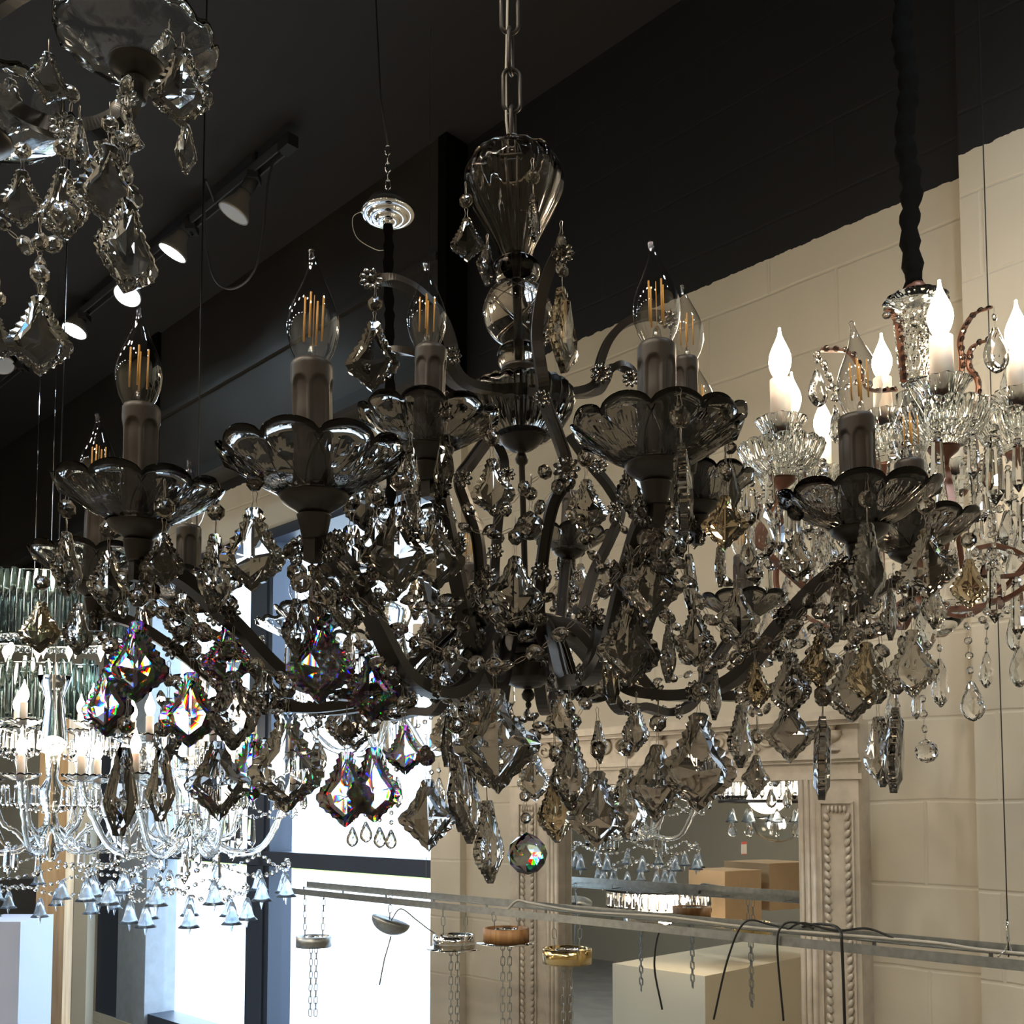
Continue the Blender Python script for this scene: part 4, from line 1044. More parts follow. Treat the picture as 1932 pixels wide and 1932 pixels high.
def glass_chandelier(c, Rr, tiers, label, sc=1.0, bells=True, lit=True, arms=True, drops=14):
    """c: column foot; tiers: (radius, height, count, phase)"""
    root = empty('clear_glass_chandelier', c, label, 'chandelier', 'clear glass chandeliers in the shop')
    H = max(t[1] for t in tiers)
    lathe_own('glass_column', [(.001, -.05), (.02, -.04), (.03, -.02), (.02, 0), (.05, .03), (.03, .07), (.02, .12), (.04, .16), (.05, .2), (.02, .25), (.025, H * .8), (.05, H * .9), (.03, H + .12), (.06, H + .2), (.001, H + .2)], c, MT['clearg'], root, 24)
    for (r, h, n, ph) in tiers:
        for k in range(n):
            a = ph + k * 2 * PI / n; e = c + Vector((r * math.cos(a), r * math.sin(a), h))
            mid = lambda q, z: c + Vector((r * q * math.cos(a), r * q * math.sin(a), z))
            if arms:
                mb = MB(); path = spline([mid(.05, .08), mid(.25, .0), mid(.5, h * .35 - .09), mid(.75, h * .45 - .08), mid(.95, h * .8 - .02), mid(1, h)], 7)
                mb.tube(path, lambda t: .009 + .0022 * math.sin(t * 120), 8); own('rope_arm', mb, MT['clearg'], root)
            d = inst('drip_pan', GD, None, root, e, (0, 0, a), sc)
            inst('candle_sleeve', IV, None, root, e, None, sc)
            inst('lit_bulb', (LBF if lit else BULB), None, root, e + Vector((0, 0, .082 * sc)), None, sc)
            for j in range(6):
                b = a + j * 1.05
                q = e + Vector((math.cos(b) * .052 * sc, math.sin(b) * .052 * sc, -.012))
                inst('prism_pendant', CR['clear', 'prism'], None, root, q, (0, 0, b), .075 * sc)
        ring = [c + Vector((r * .98 * math.cos(x), r * .98 * math.sin(x), h - .05 - .05 * abs(math.sin(x * n / 2)))) for x in [i * 2 * PI / (n * 8) for i in range(n * 8 + 1)]]
        garland(root, ring, 'clear', .013, .006, 'bead_garland', 2)
    if bells:
        for ring, (rr, zz, nn) in enumerate(((Rr * .95, -.09, 12), (Rr * .55, -.16, 8))):
            for k in range(nn):
                a = k * 2 * PI / nn + .3 * ring; q = c + Vector((rr * math.cos(a), rr * math.sin(a), zz))
                inst('glass_bell', BELL, None, root, q, (0, 0, 0), .075)
            ringp = [c + Vector((rr * math.cos(x), rr * math.sin(x), zz + .045 - .04 * abs(math.sin(x * nn / 4)))) for x in [i * 2 * PI / (nn * 4) for i in range(nn * 4 + 1)]]
            garland(root, ringp, 'clear', .016, .008, 'bead_garland', 2)
    for k in range(drops):
        a = R_.uniform(0, 2 * PI); q_ = R_.uniform(.2, .95) * Rr
        q = c + Vector((q_ * math.cos(a), q_ * math.sin(a), R_.uniform(-.02, .10)))
        inst('prism_pendant' , CR['clear', 'prism'], None, root, q, (0, 0, a), .10)
    return root
GP = glass_chandelier(P(95, 1600, 3.7), .40, [(.42, .23, 8, .2), (.22, .42, 6, .5)], 'huge clear glass chandelier with candle lamps and bells, cut by the left edge')
GQ = glass_chandelier(P(360, 1590, 2.95), .29, [(.30, .17, 8, .6), (.17, .28, 6, .1)], 'clear glass chandelier with candle lamps and bell drops before the blue window frame', .85)
for (g_, u, v) in ((GP, 95, 3.7), (GQ, 360, 2.95)):
    c = wpos(g_); mb = MB(); mb.tube([c + Vector((0, 0, .5)), Vector((c.x, c.y, ZT))], .0025, 8); own('hanging_cord', mb, MT['cordk'], g_)

# window chandelier on the chrome canopy and black cord
cc = P(732, 410, 2.4)
WC = empty('window_chandelier', P(738, 1420, 2.4), 'clear crystal chandelier on a black sleeved cord below a chrome disc, behind the dark one', 'chandelier')
lathe_own('chrome_canopy', [(.001, -.026), (.009, -.025), (.011, -.020), (.011, -.012), (.018, -.0115), (.026, -.012), (.029, -.009), (.029, -.004), (.036, -.0035), (.044, -.004), (.047, -.001), (.047, .004), (.054, .0045), (.061, .004), (.065, .008), (.064, .014), (.050, .020), (.001, .022)], cc, MT['chrome'], WC, 48)
lathe_own('canopy_cap', [(.05, .022), (.045, .04), (.02, .05), (.001, .05)], cc, MT['black'], WC, 24)
mb = MB(); chain_mb(mb, cc + Vector((0, 0, .05)), cc + Vector((-.002, 0, .18)), .024, .012, .0018); own('chain', mb, MT['chrome'], WC)
mb = MB(); mb.tube([cc + Vector((-.002, 0, .18)), cc + Vector((-.02, 0, .30)), Vector((cc.x - .06, cc.y, ZT))], .0022, 6); own('suspension_wire', mb, MT['cordk'], WC)
mb = MB(); mb.tube(spline([cc + Vector((-.05, 0, .02)), cc + Vector((-.085, 0, .0)), cc + Vector((-.075, 0, -.05)), cc + Vector((-.03, 0, -.08)), cc + Vector((-.005, 0, -.082))], 8), .0009, 5); own('loose_wire', mb, MT['cord'], WC)
wc = P(738, 1420, 2.4)
sleeve_cord('sleeved_cord', cc + Vector((0, 0, -.02)), wc + Vector((0, 0, .36)), .0115, MT['velvet'], WC, .1, 70)
lathe_own('glass_column', [(.001, -.02), (.02, 0), (.035, .03), (.03, .08), (.02, .12), (.045, .2), (.03, .28), (.05, .33), (.001, .36)], wc, MT['clearg'], WC, 24)
for k in range(6):
    a = .35 + k * PI / 3; r = .225; e = wc + Vector((r * math.cos(a), r * math.sin(a), .20 + (.06 if k % 2 else 0)))
    mb = MB(); mb.tube(spline([wc + Vector((.02 * math.cos(a), .02 * math.sin(a), .1)), wc + Vector((.10 * math.cos(a), .10 * math.sin(a), .0)), wc + Vector((.19 * math.cos(a), .19 * math.sin(a), .06)), e], 7), lambda t: .008 + .0015 * math.sin(t * 100), 8); own('rope_arm', mb, MT['clearg'], WC)
    inst('drip_pan', GD, None, WC, e, (0, 0, a), 1.5); inst('candle_sleeve', IV, None, WC, e, None, 1.0); inst('bulb', BULB, None, WC, e + Vector((0, 0, .082)), None, 1.0)
    for j in range(4):
        b = a + j * 1.6; inst('prism_pendant', CR['clear', 'prism'], None, WC, e + Vector((math.cos(b) * .075, math.sin(b) * .075, 0)), (0, 0, b), .085)
    for rr_ in (.12, .2):
        hang(WC, wc + Vector((rr_ * math.cos(a + .4), rr_ * math.sin(a + .4), -.06 if rr_ < .15 else .02)), .07, a, 'almond', 'clear', .014, 1)
garland(WC, [wc + Vector((.22 * math.cos(x), .22 * math.sin(x), .13 - .06 * abs(math.sin(x * 3)))) for x in [i * 2 * PI / 48 for i in range(49)]], 'clear', .014, .006, 'bead_garland', 2)
for (u, vt, vb) in ((665, 1560, 1598), (690, 1550, 1590), (716, 1560, 1600), (738, 1565, 1602)):
    hang(WC, P(u, vt, 2.35), (vb - vt) / F * 2.35, .2, 'almond', 'clear', .012, 2)

# ------------------------------------------------ green glass rods
def rod_light(c, Rx, n, h, label):
    root = empty('glass_rod_light', c, label, 'light fixture', 'green glass rod lights by the left edge')
    rm_ = MB().lathe([(.001, .01), (.010, .006), (.0135, 0), (.0135, -1), (.001, -1)], 10, True).mesh('glass_rod'); rm_.materials.append(MT['green'])
    for k in range(n):
        a = k * 2 * PI / n; q = c + Vector((Rx * math.cos(a), Rx * math.sin(a) * .6, R_.uniform(-.02, .03)))
        inst('glass_rod', rm_, None, root, q, None, (1, 1, h))
    mb = MB()
    for k in range(n):
        a = (k + .5) * 2 * PI / n
        src = CR['clear', 'octa']; mb.add([tuple(v_.co) for v_ in src.vertices], [tuple(p_.vertices) for p_ in src.polygons], False, Matrix.Translation(c + Vector((Rx * 1.0 * math.cos(a), Rx * .6 * math.sin(a), -h - .02))) @ Matrix.Scale(.03, 4))
    own('crystal_fringe', mb, MT['clear'], root)
    mb = MB(); mb.tube([c + Vector((Rx * .97 * math.cos(k * PI / 20), Rx * .58 * math.sin(k * PI / 20), .0)) for k in range(40)], .003, 6, True, None, True); mb.tube([c + Vector((Rx * .97 * math.cos(k * PI / 20), Rx * .58 * math.sin(k * PI / 20), -h + .0)) for k in range(40)], .006, 6, True, None, True)
    mb.tube([c, Vector((c.x, c.y, ZT))], .0012, 6); mb.box((-Rx * .97, -.003, -.003), (Rx * .97, .003, .003), Matrix.Translation(c)); own('fixture_frame', mb, MT['chrome'], root)
    for k in range(9):
        q = c + Vector((Rx * .85 * (k / 4 - 1), (k % 2) * .1 - .05, -h - .02)); inst('lit_bulb', LBF, None, root, q, (PI, 0, 0), .9)
    light('POINT', 'bulb_light', c + Vector((0, 0, -h * .5)), 5, (1, .9, .75), .1)
    return root
rod_light(P(95, 1092, 4.6), .34, 64, .28, 'upper light of tall pale green glass rods with sparkling fringe, at the left edge')
rod_light(P(60, 1258, 4.9), .30, 54, .26, 'lower light of green glass rods behind the white candle lamps at the left edge')

# ================================================================== RIGHT CHANDELIER (clear glass, copper arms)
RCZ = 1.72
rc = P(1728, 1160, RCZ)
RT = empty('copper_arm_chandelier', rc, 'clear cut glass chandelier with lit candle bulbs and coppery brown arms', 'chandelier')
def rp(u, v, d=RCZ): return P(u, v, d)
sleeve_cord('sleeved_cord', Vector((rp(1704, 119).x, RCZ, rp(1704, 119).z + .35)), rp(1722, 540), .0165, MT['velvet'], RT, .22, 60)
lathe_own('copper_cap', [(.001, 0), (.017, 0), (.02, .012), (.014, .02), (.001, .02)], rp(1728, 558), MT['copper'], RT, 20)
px = RCZ / F
lathe_own('glass_crown', [(.001, 0), (20 * px, 0), (34 * px, 12 * px), (58 * px, 22 * px), (56 * px, 26 * px), (20 * px, 20 * px), (.001, 18 * px)], rp(1728, 590), MT['clearg'], RT, 64, lambda th, i, r, z: (r * (1 + .07 * abs(math.sin(7 * th))), z))
mb = MB()
def pine(th, i, r, z): return (r * (1 + .05 * (abs(math.sin(9 * th + i * .6)) + abs(math.sin(9 * th - i * .6)))), z)
mb.lathe([(.001, 0)] + [((28 + 10 * k / 26) * px, k * 5 * px) for k in range(27)] + [(.001, 132 * px)], 72, False, Matrix.Translation(rp(1730, 722)), pine)
own('cut_glass_column', mb, MT['clearg'], RT)
lathe_own('glass_baluster', [(.001, 0), (20 * px, 4 * px), (30 * px, 50 * px), (18 * px, 90 * px), (34 * px, 140 * px), (22 * px, 200 * px), (30 * px, 260 * px), (20 * px, 330 * px), (28 * px, 420 * px), (.001, 430 * px)], rp(1728, 1150), MT['clearg'], RT, 32)
VASE = MB()
vp = [(10, 0), (22, 4), (27, 20), (27, 40), (34, 56), (46, 70)]
VASE.lathe([(a * px, b * px) for a, b in vp] + [((a - 3) * px, (b + 1) * px) for a, b in vp[::-1]], 64, False, None, lambda th, i, r, z: (r * (1 + .03 * math.cos(16 * th + (i % 2) * PI)), z + (.0025 * abs(math.sin(6 * th)) if z > 60 * px else 0)))
VASE = VASE.mesh('candle_vase'); VASE.materials.append(MT['clearg'])
CD = MB(); cdp = [(16, -12), (40, -4), (62, 14), (74, 34), (78, 44)]
CD.lathe([(a * px, b * px) for a, b in cdp] + [((a - 2.5) * px, (b + 3) * px) for a, b in cdp[::-1]], 96, False, None, lambda th, i, r, z: (r * (1 + .015 * math.cos(32 * th + (i % 2) * PI)), z + (.004 * abs(math.sin(8 * th)) if z > 30 * px else 0)))
CD = CD.mesh('cut_dish'); CD.materials.append(MT['clearg'])
CPL = MB().lathe([(.001, -.030), (.006, -.028), (.008, -.016), (.020, -.006), (.023, 0), (.001, 0)], 28).mesh('copper_cup'); CPL.materials.append(MT['copper'])
IV2 = MB().lathe([(.001, 0), (.0165, 0), (.0165, .093), (.0135, .095), (.001, .095)], 28).mesh('white_sleeve'); IV2.materials.append(MT['ivory'])
litp = []
RCAND = [(1475, 892, 1.62, 0), (1780, 832, 1.45, 0), (1668, 868, 1.85, 1), (1555, 965, 2.05, 0), (1925, 842, 1.6, 0), (1497, 930, 1.95, 1), (1803, 955, 2.0, 1), (1800, 1190, 2.08, 1)]
for (u, v, d, nov) in RCAND[:7]:
    p = P(u, v, d); k = d / RCZ * .9 if d < RCZ else 1.0
    k = 1.0
    dsh = inst('drip_pan', CD, None, RT, p, None, k)
    inst('copper_cup', CPL, None, dsh, (0, 0, -.010), None, 1.0, local=True)
    if not nov or True: inst('candle_vase', VASE, None, RT, p + Vector((0, 0, .022)), None, 1.0)
    inst('candle_sleeve', IV2, None, RT, p + Vector((0, 0, .060)), None, 1.0)
    inst('lit_bulb', LB, None, RT, p + Vector((0, 0, .153)), None, 1.1)
    litp.append(p + Vector((0, 0, .19)))
    e = p + Vector((0, 0, -.035)); rad = Vector((e.x - rc.x, e.y - rc.y, 0)); side = Vector((-rad.y, rad.x, 0)).normalized()
    q_ = lambda t, z: Vector((rc.x + rad.x * t, rc.y + rad.y * t, rc.z + z))
    hh = e.z - rc.z
    path = spline([q_(.05, .03), q_(.25, .0), q_(.5, -.012), q_(.8, .02), q_(1.12, .08), q_(1.18, hh * .55), q_(1.08, hh * .85), q_(1, hh)], 7)
    mb = MB(); mb.strap(path, side, .010, .006); own('arm', mb, MT['copper'], RT)
    for j in range(9):
        b = j * 2 * PI / 9; q = p + Vector((math.cos(b) * .068, math.sin(b) * .068, .020)); 
        inst('drop_bead', CR['clear', 'octa'], None, RT, q + Vector((0, 0, -.018)), (0, 0, b), .014)
        inst('prism_pendant', CR['clear', 'prism'], None, RT, q + Vector((0, 0, -.028)), (0, 0, b), R_.choice([.07, .085, .10]))
def cu_scroll(pts, r=.0048):
    mb = MB(); pts3 = [P(*q) for q in pts]; path = spline(pts3, 8); d = (pts3[len(pts3) // 2] - rc); d.z = 0; d = d.normalized() if d.length > .01 else Vector((0, -1, 0))
    mb.strap(path, Vector((-d.y, d.x, 0)), .010, .005); o = own('copper_scroll', mb, MT['copper'], RT)
    garland(RT, [P(*q) + Vector((0, -.006, 0)) for q in pts], 'clear', .012, .004, 'bead_garland', 6)
cu_scroll([(1705, 720, 1.68), (1700, 660, 1.64), (1692, 605, 1.62), (1672, 585, 1.62)])
cu_scroll([(1760, 730, 1.78), (1800, 745, 1.80), (1815, 690, 1.80), (1812, 640, 1.80), (1835, 595, 1.80), (1870, 580, 1.80)])
cu_scroll([(1810, 790, 1.80), (1840, 760, 1.82), (1845, 720, 1.82), (1828, 690, 1.82), (1835, 655, 1.82), (1870, 640, 1.82)])
cu_scroll([(1690, 735, 1.75), (1640, 735, 1.8), (1625, 700, 1.8), (1600, 665, 1.8), (1548, 660, 1.8)])
for pts in ([(1540, 665, 1.78), (1560, 700, 1.78), (1580, 735, 1.78), (1620, 720, 1.78), (1650, 730, 1.78)], [(1660, 590, 1.6), (1700, 605, 1.6), (1740, 610, 1.6), (1790, 600, 1.6)], [(1535, 660, 1.78), (1560, 700, 1.78), (1578, 780, 1.78), (1590, 850, 1.8)],
            [(1440, 960, 1.6), (1500, 1010, 1.6), (1580, 1000, 1.6), (1650, 960, 1.6), (1720, 1010, 1.6), (1800, 1010, 1.6), (1880, 960, 1.6), (1960, 1000, 1.6)],
            [(1700, 1150, 1.6), (1740, 1160, 1.6), (1800, 1140, 1.6), (1860, 1170, 1.6), (1932, 1130, 1.6)], [(1830, 1035, 1.5), (1870, 1060, 1.5), (1900, 1040, 1.5), (1940, 1060, 1.5)]):
    garland(RT, [P(*q) for q in pts], 'clear', .014, .006)
mb = MB(); mb.strap(spline([P(1700, 1150, 1.7), P(1790, 1150, 1.62), P(1870, 1140, 1.55), P(1930, 1110, 1.5), P(1990, 1050, 1.5)], 8), Vector((.3, 1, 0)).normalized(), .013, .007); own('arm', mb, MT['copper'], RT)
mb = MB(); mb.strap(spline([P(1840, 1035, 1.6), P(1880, 1030, 1.6), P(1930, 1050, 1.6), P(1930, 1080, 1.6), P(1880, 1090, 1.6)], 8), Vector((.1, 1, 0)).normalized(), .011, .006); own('copper_scroll', mb, MT['copper'], RT)
for (u, vt, vb, yaw, kd, d, nb) in [
    (1877, 618, 708, 10, 'almond', 1.55, 1), (1541, 698, 772, 20, 'almond', 1.7, 1), (1900, 690, 760, 40, 'almond', 1.7, 1), (1577, 770, 838, 60, 'almond', 1.7, 1), (1832, 1285, 1362, 0, 'almond', 1.5, 4),
    (1773, 1243, 1336, 50, 'almond', 1.5, 1), (1861, 1230, 1299, 40, 'almond', 1.5, 3), (1922, 1220, 1298, 20, 'almond', 1.5, 1), (1729, 1300, 1358, 55, 'almond', 1.5, 1), (1685, 1300, 1375, 30, 'almond', 1.5, 1),
    (1744, 1130, 1230, 30, 'almond', 1.5, 1), (1909, 1165, 1230, 30, 'almond', 1.6, 1), (1510, 1180, 1270, 20, 'almond', 1.5, 1), (1450, 1150, 1250, 20, 'almond', 1.5, 1), (1560, 1090, 1180, 60, 'almond', 1.6, 1)]:
    hang(RT, P(u, vt, d), (vb - vt) / F * d, math.radians(yaw), kd, 'clear', .012, nb)
hang(RT, P(1748, 1418, 1.5), .034, .2, 'ball', 'clear', .0125, 6)
for k in range(40):
    u = R_.uniform(1420, 1940); v = R_.uniform(930, 1090); d = R_.uniform(1.5, 2.0)
    inst('prism_pendant' if k % 3 else 'almond_pendant', CR['clear', 'prism' if k % 3 else 'almond'], None, RT, P(u, v, d), (0, 0, R_.uniform(-1, 1)), R_.uniform(.07, .1))
for k in range(12):
    u = R_.uniform(1440, 1930); d = R_.uniform(1.5, 1.9)
    garland(RT, [P(u, 930, d), P(u + 5, 1000, d), P(u, 1080 + R_.uniform(0, 100), d)], 'clear', .012, .005)
lathe_own('foot_bowl', [(.001, 0), (.02, .006), (.04, .03), (.05, .05), (.048, .052), (.001, .048)], rp(1775, 1200), MT['clearg'], RT, 48)

# ================================================================== TOP LEFT CHANDELIER (clear crystals on black arm)
TL = empty('black_arm_chandelier', P(-60, 200, .85), 'clear crystal chandelier on glossy black arms, cut by the top left corner', 'chandelier')
def tl_strap(pts, w=.0125, t=.0125):
    mb = MB(); mb.strap(spline([P(*q) for q in pts], 9), Vector((.25, 1, 0)).normalized(), w, t); return own('arm', mb, MT['black_iron'], TL)
a1 = tl_strap([(-90, 20, .86), (-60, 110, .85), (-10, 165, .84), (45, 215, .83), (110, 242, .82), (175, 243, .82), (225, 222, .82), (246, 190, .82), (250, 150, .82)])
tl_strap([(-200, 150, 1.0), (-60, 60, 1.1), (60, -20, 1.15), (200, -60, 1.2)])
inst('rosette', ROSEC, None, a1, P(118, 236, .80), (0, 0, 0), .024); inst('rosette', ROSEC, None, a1, P(240, 182, .80), (0, 0, .4), .018)
def tl_dish(u, v, d, s=1.1, lean=0):
    p = P(u, v, d); o = inst('drip_pan', GD, None, TL, p, (lean, 0, 0), s); inst('pan_plate', PLATE, None, o, (0, 0, 0), None, 1, local=True); inst('candle_cup', CUP, None, o, (0, 0, 0), None, 1, local=True)
tl_dish(258, 128, .84, 1.1); tl_dish(-40, 262, .85, 1.25)
for (u, vt, vb, yaw, kd, d, nb) in [
    (42, 322, 437, 14, 'leaf', .84, 1), (118, 318, 462, -12, 'leaf', .80, 1), (207, 274, 436, 24, 'leaf', .80, 1), (241, 378, 566, 62, 'leaf', .72, 0), (345, 92, 250, 6, 'leaf', .68, 0),
    (352, 236, 336, 50, 'spear', .8, 0), (75, 560, 716, 16, 'leaf', .74, 2), (92, 100, 202, 40, 'leaf', .8, 0), (20, 150, 260, 50, 'leaf', .86, 0), (150, 225, 320, 66, 'spear', .8, 0),
    (246, 230, 300, 40, 'kite', .78, 0), (318, 60, 160, 60, 'leaf', .9, 0), (-5, 600, 690, 30, 'leaf', .9, 1)]:
    hang(TL, P(u, vt, d), (vb - vt) / F * d, math.radians(yaw), kd, 'clear', .0145, nb)
for pts in ([(-20, 400, .84), (12, 432, .84), (40, 458, .84), (76, 476, .84)], [(76, 476, .84), (105, 455, .84), (150, 350, .84), (180, 290, .85), (205, 255, .86)],
            [(240, 130, .78), (238, 200, .78), (243, 280, .77), (236, 360, .77)], [(76, 480, .82), (77, 530, .80), (77, 545, .78)], [(130, 150, .9), (135, 200, .9), (128, 260, .9), (124, 310, .9)], [(250, 120, .84), (225, 200, .84), (232, 300, .84), (246, 350, .84)]):
    garland(TL, [P(*q) for q in pts], 'clear', .0165, .009)
mb = MB(); mb.tube([P(-60, 200, .85), P(-60, -200, .85) + Vector((0, 0, 1))], .006, 8); own('hanging_rod', mb, MT['black_iron'], TL)

# ================================================================== LOWER LEFT CORNER
def lbox(name, s0, s1, n0, n1, z0, z1, mat, label, cat, group=None):
    o = wbox(name, s0, s1, n0, n1, z0, z1, mat); return top(o, label, cat, group)
mb = MB()
def quad_post(u0, u1, y, z0, z1, th, name, mat, label, cat):
    a = P(u0, 1700, y); b = P(u1, 1700, y); m = MB(); w = b.x - a.x
    m.v = []; m.box((a.x, y, z0), (b.x, y + th, z1))
    bm = None; return top(own(name, m, mat, None), label, cat)
quad_post(68, 122, 4.6, 0, 2.0, .09, 'timber_post', MT['wood'], 'upright oak board standing at the left behind the clear glass chandeliers', 'board')
quad_post(140, 166, 5.4, 0, 2.1, .1, 'cream_panel', MT['wall2'], 'narrow cream upright panel between the oak board and the window frame', 'panel')
quad_post(-60, 40, 4.2, 0, 1.14, .3, 'storage_box', MT['white'], 'white box, blue daylight painted into its colour, lower left beside the oak board', 'box')
quad_post(-40, 70, 4.7, 0, 1.28, .1, 'backing_board', MT['black'], 'dark board standing behind the pale box at the lower left', 'panel')

# ================================================================== THINGS THE MIRROR SHOWS (they stand left of the frame)
def mir(u, v, d):
    p = P(u, v, d); return Vector((3.513 - p.y - .03, 3.513 - p.x - .03, p.z))
for i, (u, v0, w, h, lab) in enumerate([(1370, 1640, .32, .35, 'brown carton mirrored at the right side of the glass, its top edge highest'), (1450, 1625, .40, .30, 'wide brown carton mirrored behind the steel rail'),]):
    p = mir(u, v0, 6.6 + i * .3); m = MB(); m.box((-w / 2, -w / 2, -h), (w / 2, w / 2, 0), Matrix.Translation(p) @ Matrix.Rotation(PI / 4 + .2, 4, 'Z')); m.box((-.025, -w / 2 - .001, -h - .001), (.025, w / 2 + .001, .001), Matrix.Translation(p) @ Matrix.Rotation(PI / 4 + .2, 4, 'Z'))
    top(own('carton', m, MT['carton'], None), lab, 'box', 'cartons seen in the mirror')
p = mir(1400, 1705, 6.9); m = MB(); m.box((-.9, -.35, -1.25), (.9, .35, -.2), Matrix.Translation(p + Vector((-.1, 0, -.15))) @ Matrix.Rotation(PI / 4, 4, 'Z')); top(own('storage_cabinet', m, MT['wall2'], None), 'cream cabinet that carries the cartons, seen low in the mirror', 'cabinet')
def lit_drum(u, v, d, Rd, h, n, label, bells=0):
    c = mir(u, v, d); root = empty('crystal_drum_light', c, label, 'light fixture', 'lit crystal drums seen in the mirror')
    for k in range(n):
        a = k * 2 * PI / n; inst('prism_pendant', CR['clear', 'prism'], None, root, c + Vector((Rd * math.cos(a), Rd * math.sin(a), 0)), (0, 0, a), h)
    for k in range(8):
        a = k * 2 * PI / 8; inst('lit_bulb', LBF, None, root, c + Vector((Rd * .6 * math.cos(a), Rd * .6 * math.sin(a), -h * .8)), None, .9)
    mb = MB(); mb.lathe([(Rd * 1.02, -h), (Rd * 1.05, -h), (Rd * 1.05, -h - .02), (Rd * 1.02, -h - .02)], 40, True, Matrix.Translation(c), None, True); mb.lathe([(Rd * 1.02, .0), (Rd * 1.05, 0), (Rd * 1.05, .015), (Rd * 1.02, .015)], 40, True, Matrix.Translation(c), None, True); mb.tube([c, Vector((c.x, c.y, ZT))], .006, 6); mb.box((-Rd, -.005, 0), (Rd, .005, .01), Matrix.Translation(c)); own('metal_hoop', mb, MT['iron'], root)
    for k in range(bells):
        a = k * 2 * PI / bells; q = c + Vector((Rd * .8 * math.cos(a), Rd * .8 * math.sin(a), -h - .05)); inst('glass_bell', BELL, None, root, q, None, .09); inst('almond_pendant', CR['clear', 'almond'], None, root, q + Vector((0, 0, -.08)), (0, 0, a), .08)
    return c
l1 = lit_drum(1450, 1462, 5.8, .26, .14, 36, 'lit drum of crystal prisms with black hoop and bell drops, top right in the mirror', 9)
l2 = lit_drum(1245, 1680, 6.2, .30, .10, 40, 'lit low drum of warm crystal prisms, under the blue reflected rail in the mirror')
c = mir(1470, 1545, 6.2); GDm = empty('glass_dome_light', c, 'clear ribbed glass dome lamp glowing at the right edge of the mirror', 'light fixture')
lathe_own('glass_dome', [(.15, 0), (.148, -.04), (.125, -.09), (.08, -.125), (.02, -.14), (.001, -.142), (.001, -.136), (.02, -.134), (.078, -.12), (.12, -.087), (.143, -.04), (.145, 0)], c, MT['clearg'], GDm, 48)
for k in range(3): inst('lit_bulb', LBF, None, GDm, c + Vector((.05 * math.cos(k * 2.1), .05 * math.sin(k * 2.1), -.06)), None, .8)
mb = MB(); mb.tube([c + Vector((0, 0, -.13)), Vector((c.x, c.y, ZT))], .004, 6); mb.lathe([(.15, 0), (.155, 0), (.155, .012), (.15, .012)], 40, True, Matrix.Translation(c), None, True); mb.box((-.15, -.004, 0), (.15, .004, .008), Matrix.Translation(c)); own('lamp_frame', mb, MT['chrome'], GDm)

# price tag on the drum in the mirror
p = mir(1407, 1600, 5.7); m = MB(); m.box((-.026, -.001, -.035), (.026, .001, .035), Matrix.Translation(p) @ Matrix.Rotation(PI / 4, 4, 'Z')); tg = top(own('price_tag', m, MT['paper'], None), 'white paper price tag with red edge mirrored below the bell drops', 'price tag')
m = MB()
for z0, z1 in ((-.035, -.031), (.022, .035)): m.box((-.026, -.0018, z0), (.026, .0018, z1), Matrix.Translation(p) @ Matrix.Rotation(PI / 4, 4, 'Z'))
own('red_edge', m, MT['red'], tg)

# ================================================================== LIGHT
for p in litp: light('POINT', 'bulb_light', p + Vector((0, 0, .0)), 2.2, (1, .78, .52), .03)
for (p, d) in spots: light('SPOT', 'spot_light', p, 22, (.80, .92, 1), .05, d, spot_size=1.7, spot_blend=.6)
# added unseen spotlights behind and beside the camera, to brighten the crystals
WARML = LENS.copy(); WARML.materials.clear(); WARML.materials.append(emit('fill_lens_warm', (1, .88, .72), 60))
def fill_track(s0, s1, n, m, col, aim):
    a, b = WP_(s0, n, TRZ), WP_(s1, n, TRZ)
    root = empty('lighting_track', a, 'unseen ceiling track of fill spotlights added behind the viewer', 'light track', 'added fill tracks behind the viewer')
    mb = MB(); mb.tube([a, b], .018, 4); own('track_rail', mb, MT['track'], root)
    for k in range(m):
        q = a.lerp(b, (k + .5) / m) + Vector((0, 0, -.2)); d = Vector(aim) + Vector((R_.uniform(-.3, .3), R_.uniform(-.3, .3), 0)); d.normalize()
        r2 = empty('track_spotlight', q, 'unseen fill spotlight added behind the viewer to brighten the crystals', 'spotlight', 'added fill spotlights behind the viewer')
        qq = Vector((0, 0, -1)).rotation_difference(d)
        o = inst('lamp_bulb', PAR, None, r2, q, qq, 1); inst('lens', WARML if col[2] < .8 else LENS, None, o, (0, 0, 0), None, 1, local=True); inst('socket', SOCK, None, r2, q, qq, 1)
        light('SPOT', 'spot_light', q + d * .12, 30, col, .05, d, spot_size=1.9, spot_blend=.7)
fill_track(-1.8, 2.2, 3.3, 6, (1, .86, .66), (.2, .3, -1))
fill_track(2.6, 6.5, 3.6, 5, (.8, .92, 1), (.5, .2, -1))
fill_track(-2.0, 4.0, 5.0, 7, (1, .86, .66), (.2, -.2, -1))
fill_track(-2.2, -.6, 1.4, 3, (.84, .93, 1), (.3, .4, -1))
for c_ in (wpos(GP), wpos(GQ)): light('POINT', 'bulb_light', c_ + Vector((0, 0, .36)), 9, (1, .82, .6), .15)
light('POINT', 'bulb_light', l1 + Vector((0, 0, -.1)), 7, (1, .8, .55), .12)
light('POINT', 'bulb_light', l2 + Vector((0, 0, -.1)), 7, (1, .8, .55), .12)
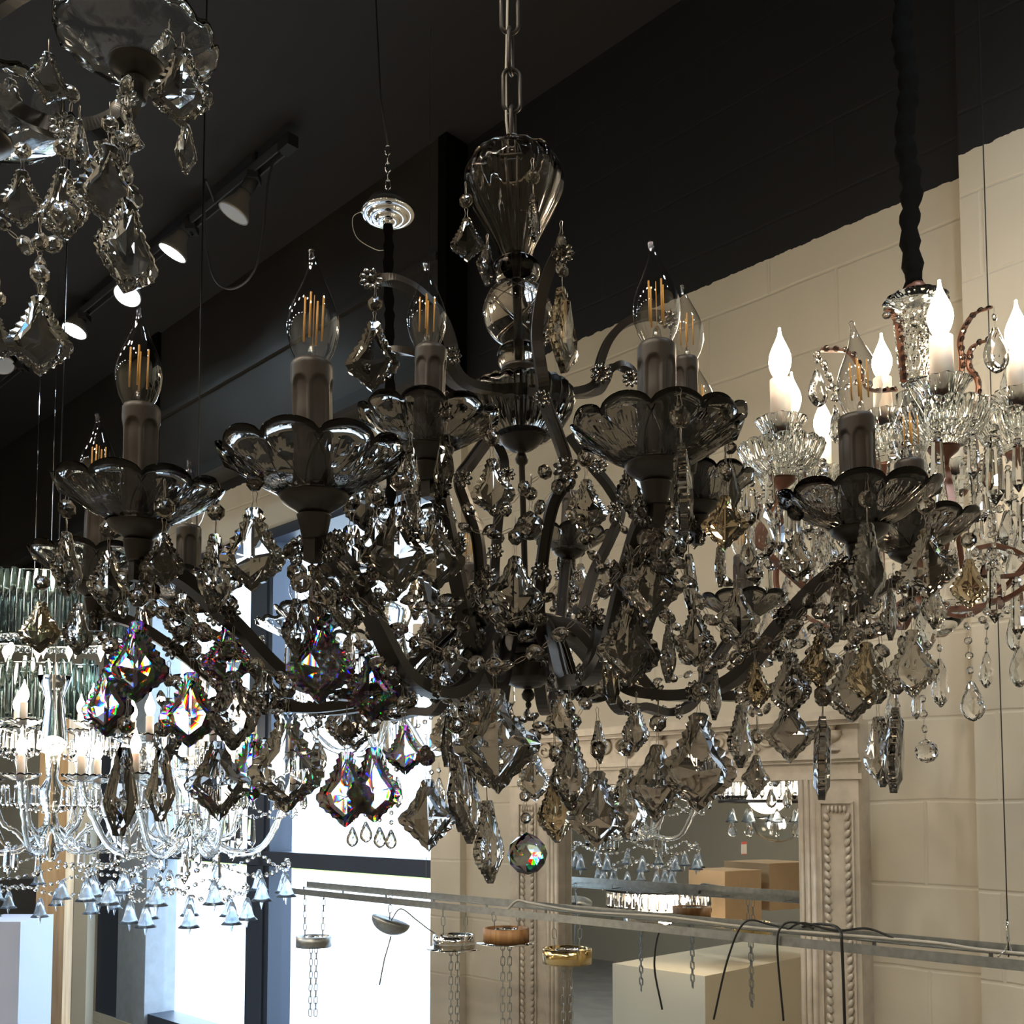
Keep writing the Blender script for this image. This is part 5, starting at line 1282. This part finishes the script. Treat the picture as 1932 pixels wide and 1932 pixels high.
# daylight: sky through the window (a portal only tells the renderer where the sky comes in)
w = bpy.data.worlds.new('sky'); SC.world = w; w.use_nodes = True
bg = w.node_tree.nodes['Background']; bg.inputs[0].default_value = (.66, .82, 1.0, 1); bg.inputs[1].default_value = 5.5
pl = bpy.data.lights.new('window_portal', 'AREA'); pl.shape = 'RECTANGLE'; pl.size = ws1 - ws0; pl.size_y = 2.4; pl.cycles.is_portal = True
po = bpy.data.objects.new('window_portal', pl); COL.objects.link(po); po.matrix_world = Matrix.Translation(WP_((ws0 + ws1) / 2, .005, 1.68)) @ (Vector((0, 0, -1)).rotation_difference(NV)).to_matrix().to_4x4()
# keep the portal's long side level
zax = -NV; xax = SV; yax = zax.cross(xax)
po.matrix_world = Matrix(((xax.x, yax.x, zax.x, po.matrix_world.translation.x), (xax.y, yax.y, zax.y, po.matrix_world.translation.y), (xax.z, yax.z, zax.z, po.matrix_world.translation.z), (0, 0, 0, 1)))
su = light('SUN', 'sun', (0, 0, 8), 9, (1, .97, .9), dirv=(-NV) * .8 + SV * .3 + Vector((0, 0, -.9)))
su.data.angle = .01

# ================================================================== CAMERA
cam = bpy.data.cameras.new('camera'); co = bpy.data.objects.new('camera', cam); COL.objects.link(co)
co.location = (0, 0, CAMZ); co.rotation_euler = (PI / 2 + TH, 0, 0)
cam.sensor_width = 36; cam.sensor_fit = 'HORIZONTAL'; cam.lens = 36 * F / 1932; cam.shift_y = (CY - 966) / 1932; cam.clip_start = .02; cam.clip_end = 200
SC.camera = co
SC.view_settings.view_transform = 'Standard'; SC.view_settings.look = 'None'; SC.view_settings.gamma = 1; SC.view_settings.use_curve_mapping = False
SC.view_settings.exposure = 0.28
cy = SC.cycles
cy.max_bounces = 14; cy.transmission_bounces = 12; cy.glossy_bounces = 4; cy.diffuse_bounces = 3; cy.transparent_max_bounces = 16
cy.caustics_refractive = False; cy.caustics_reflective = False; cy.sample_clamp_indirect = 6; cy.sample_clamp_direct = 0; cy.blur_glossy = .2
cy.use_adaptive_sampling = True; cy.adaptive_threshold = .02; cy.use_denoising = True
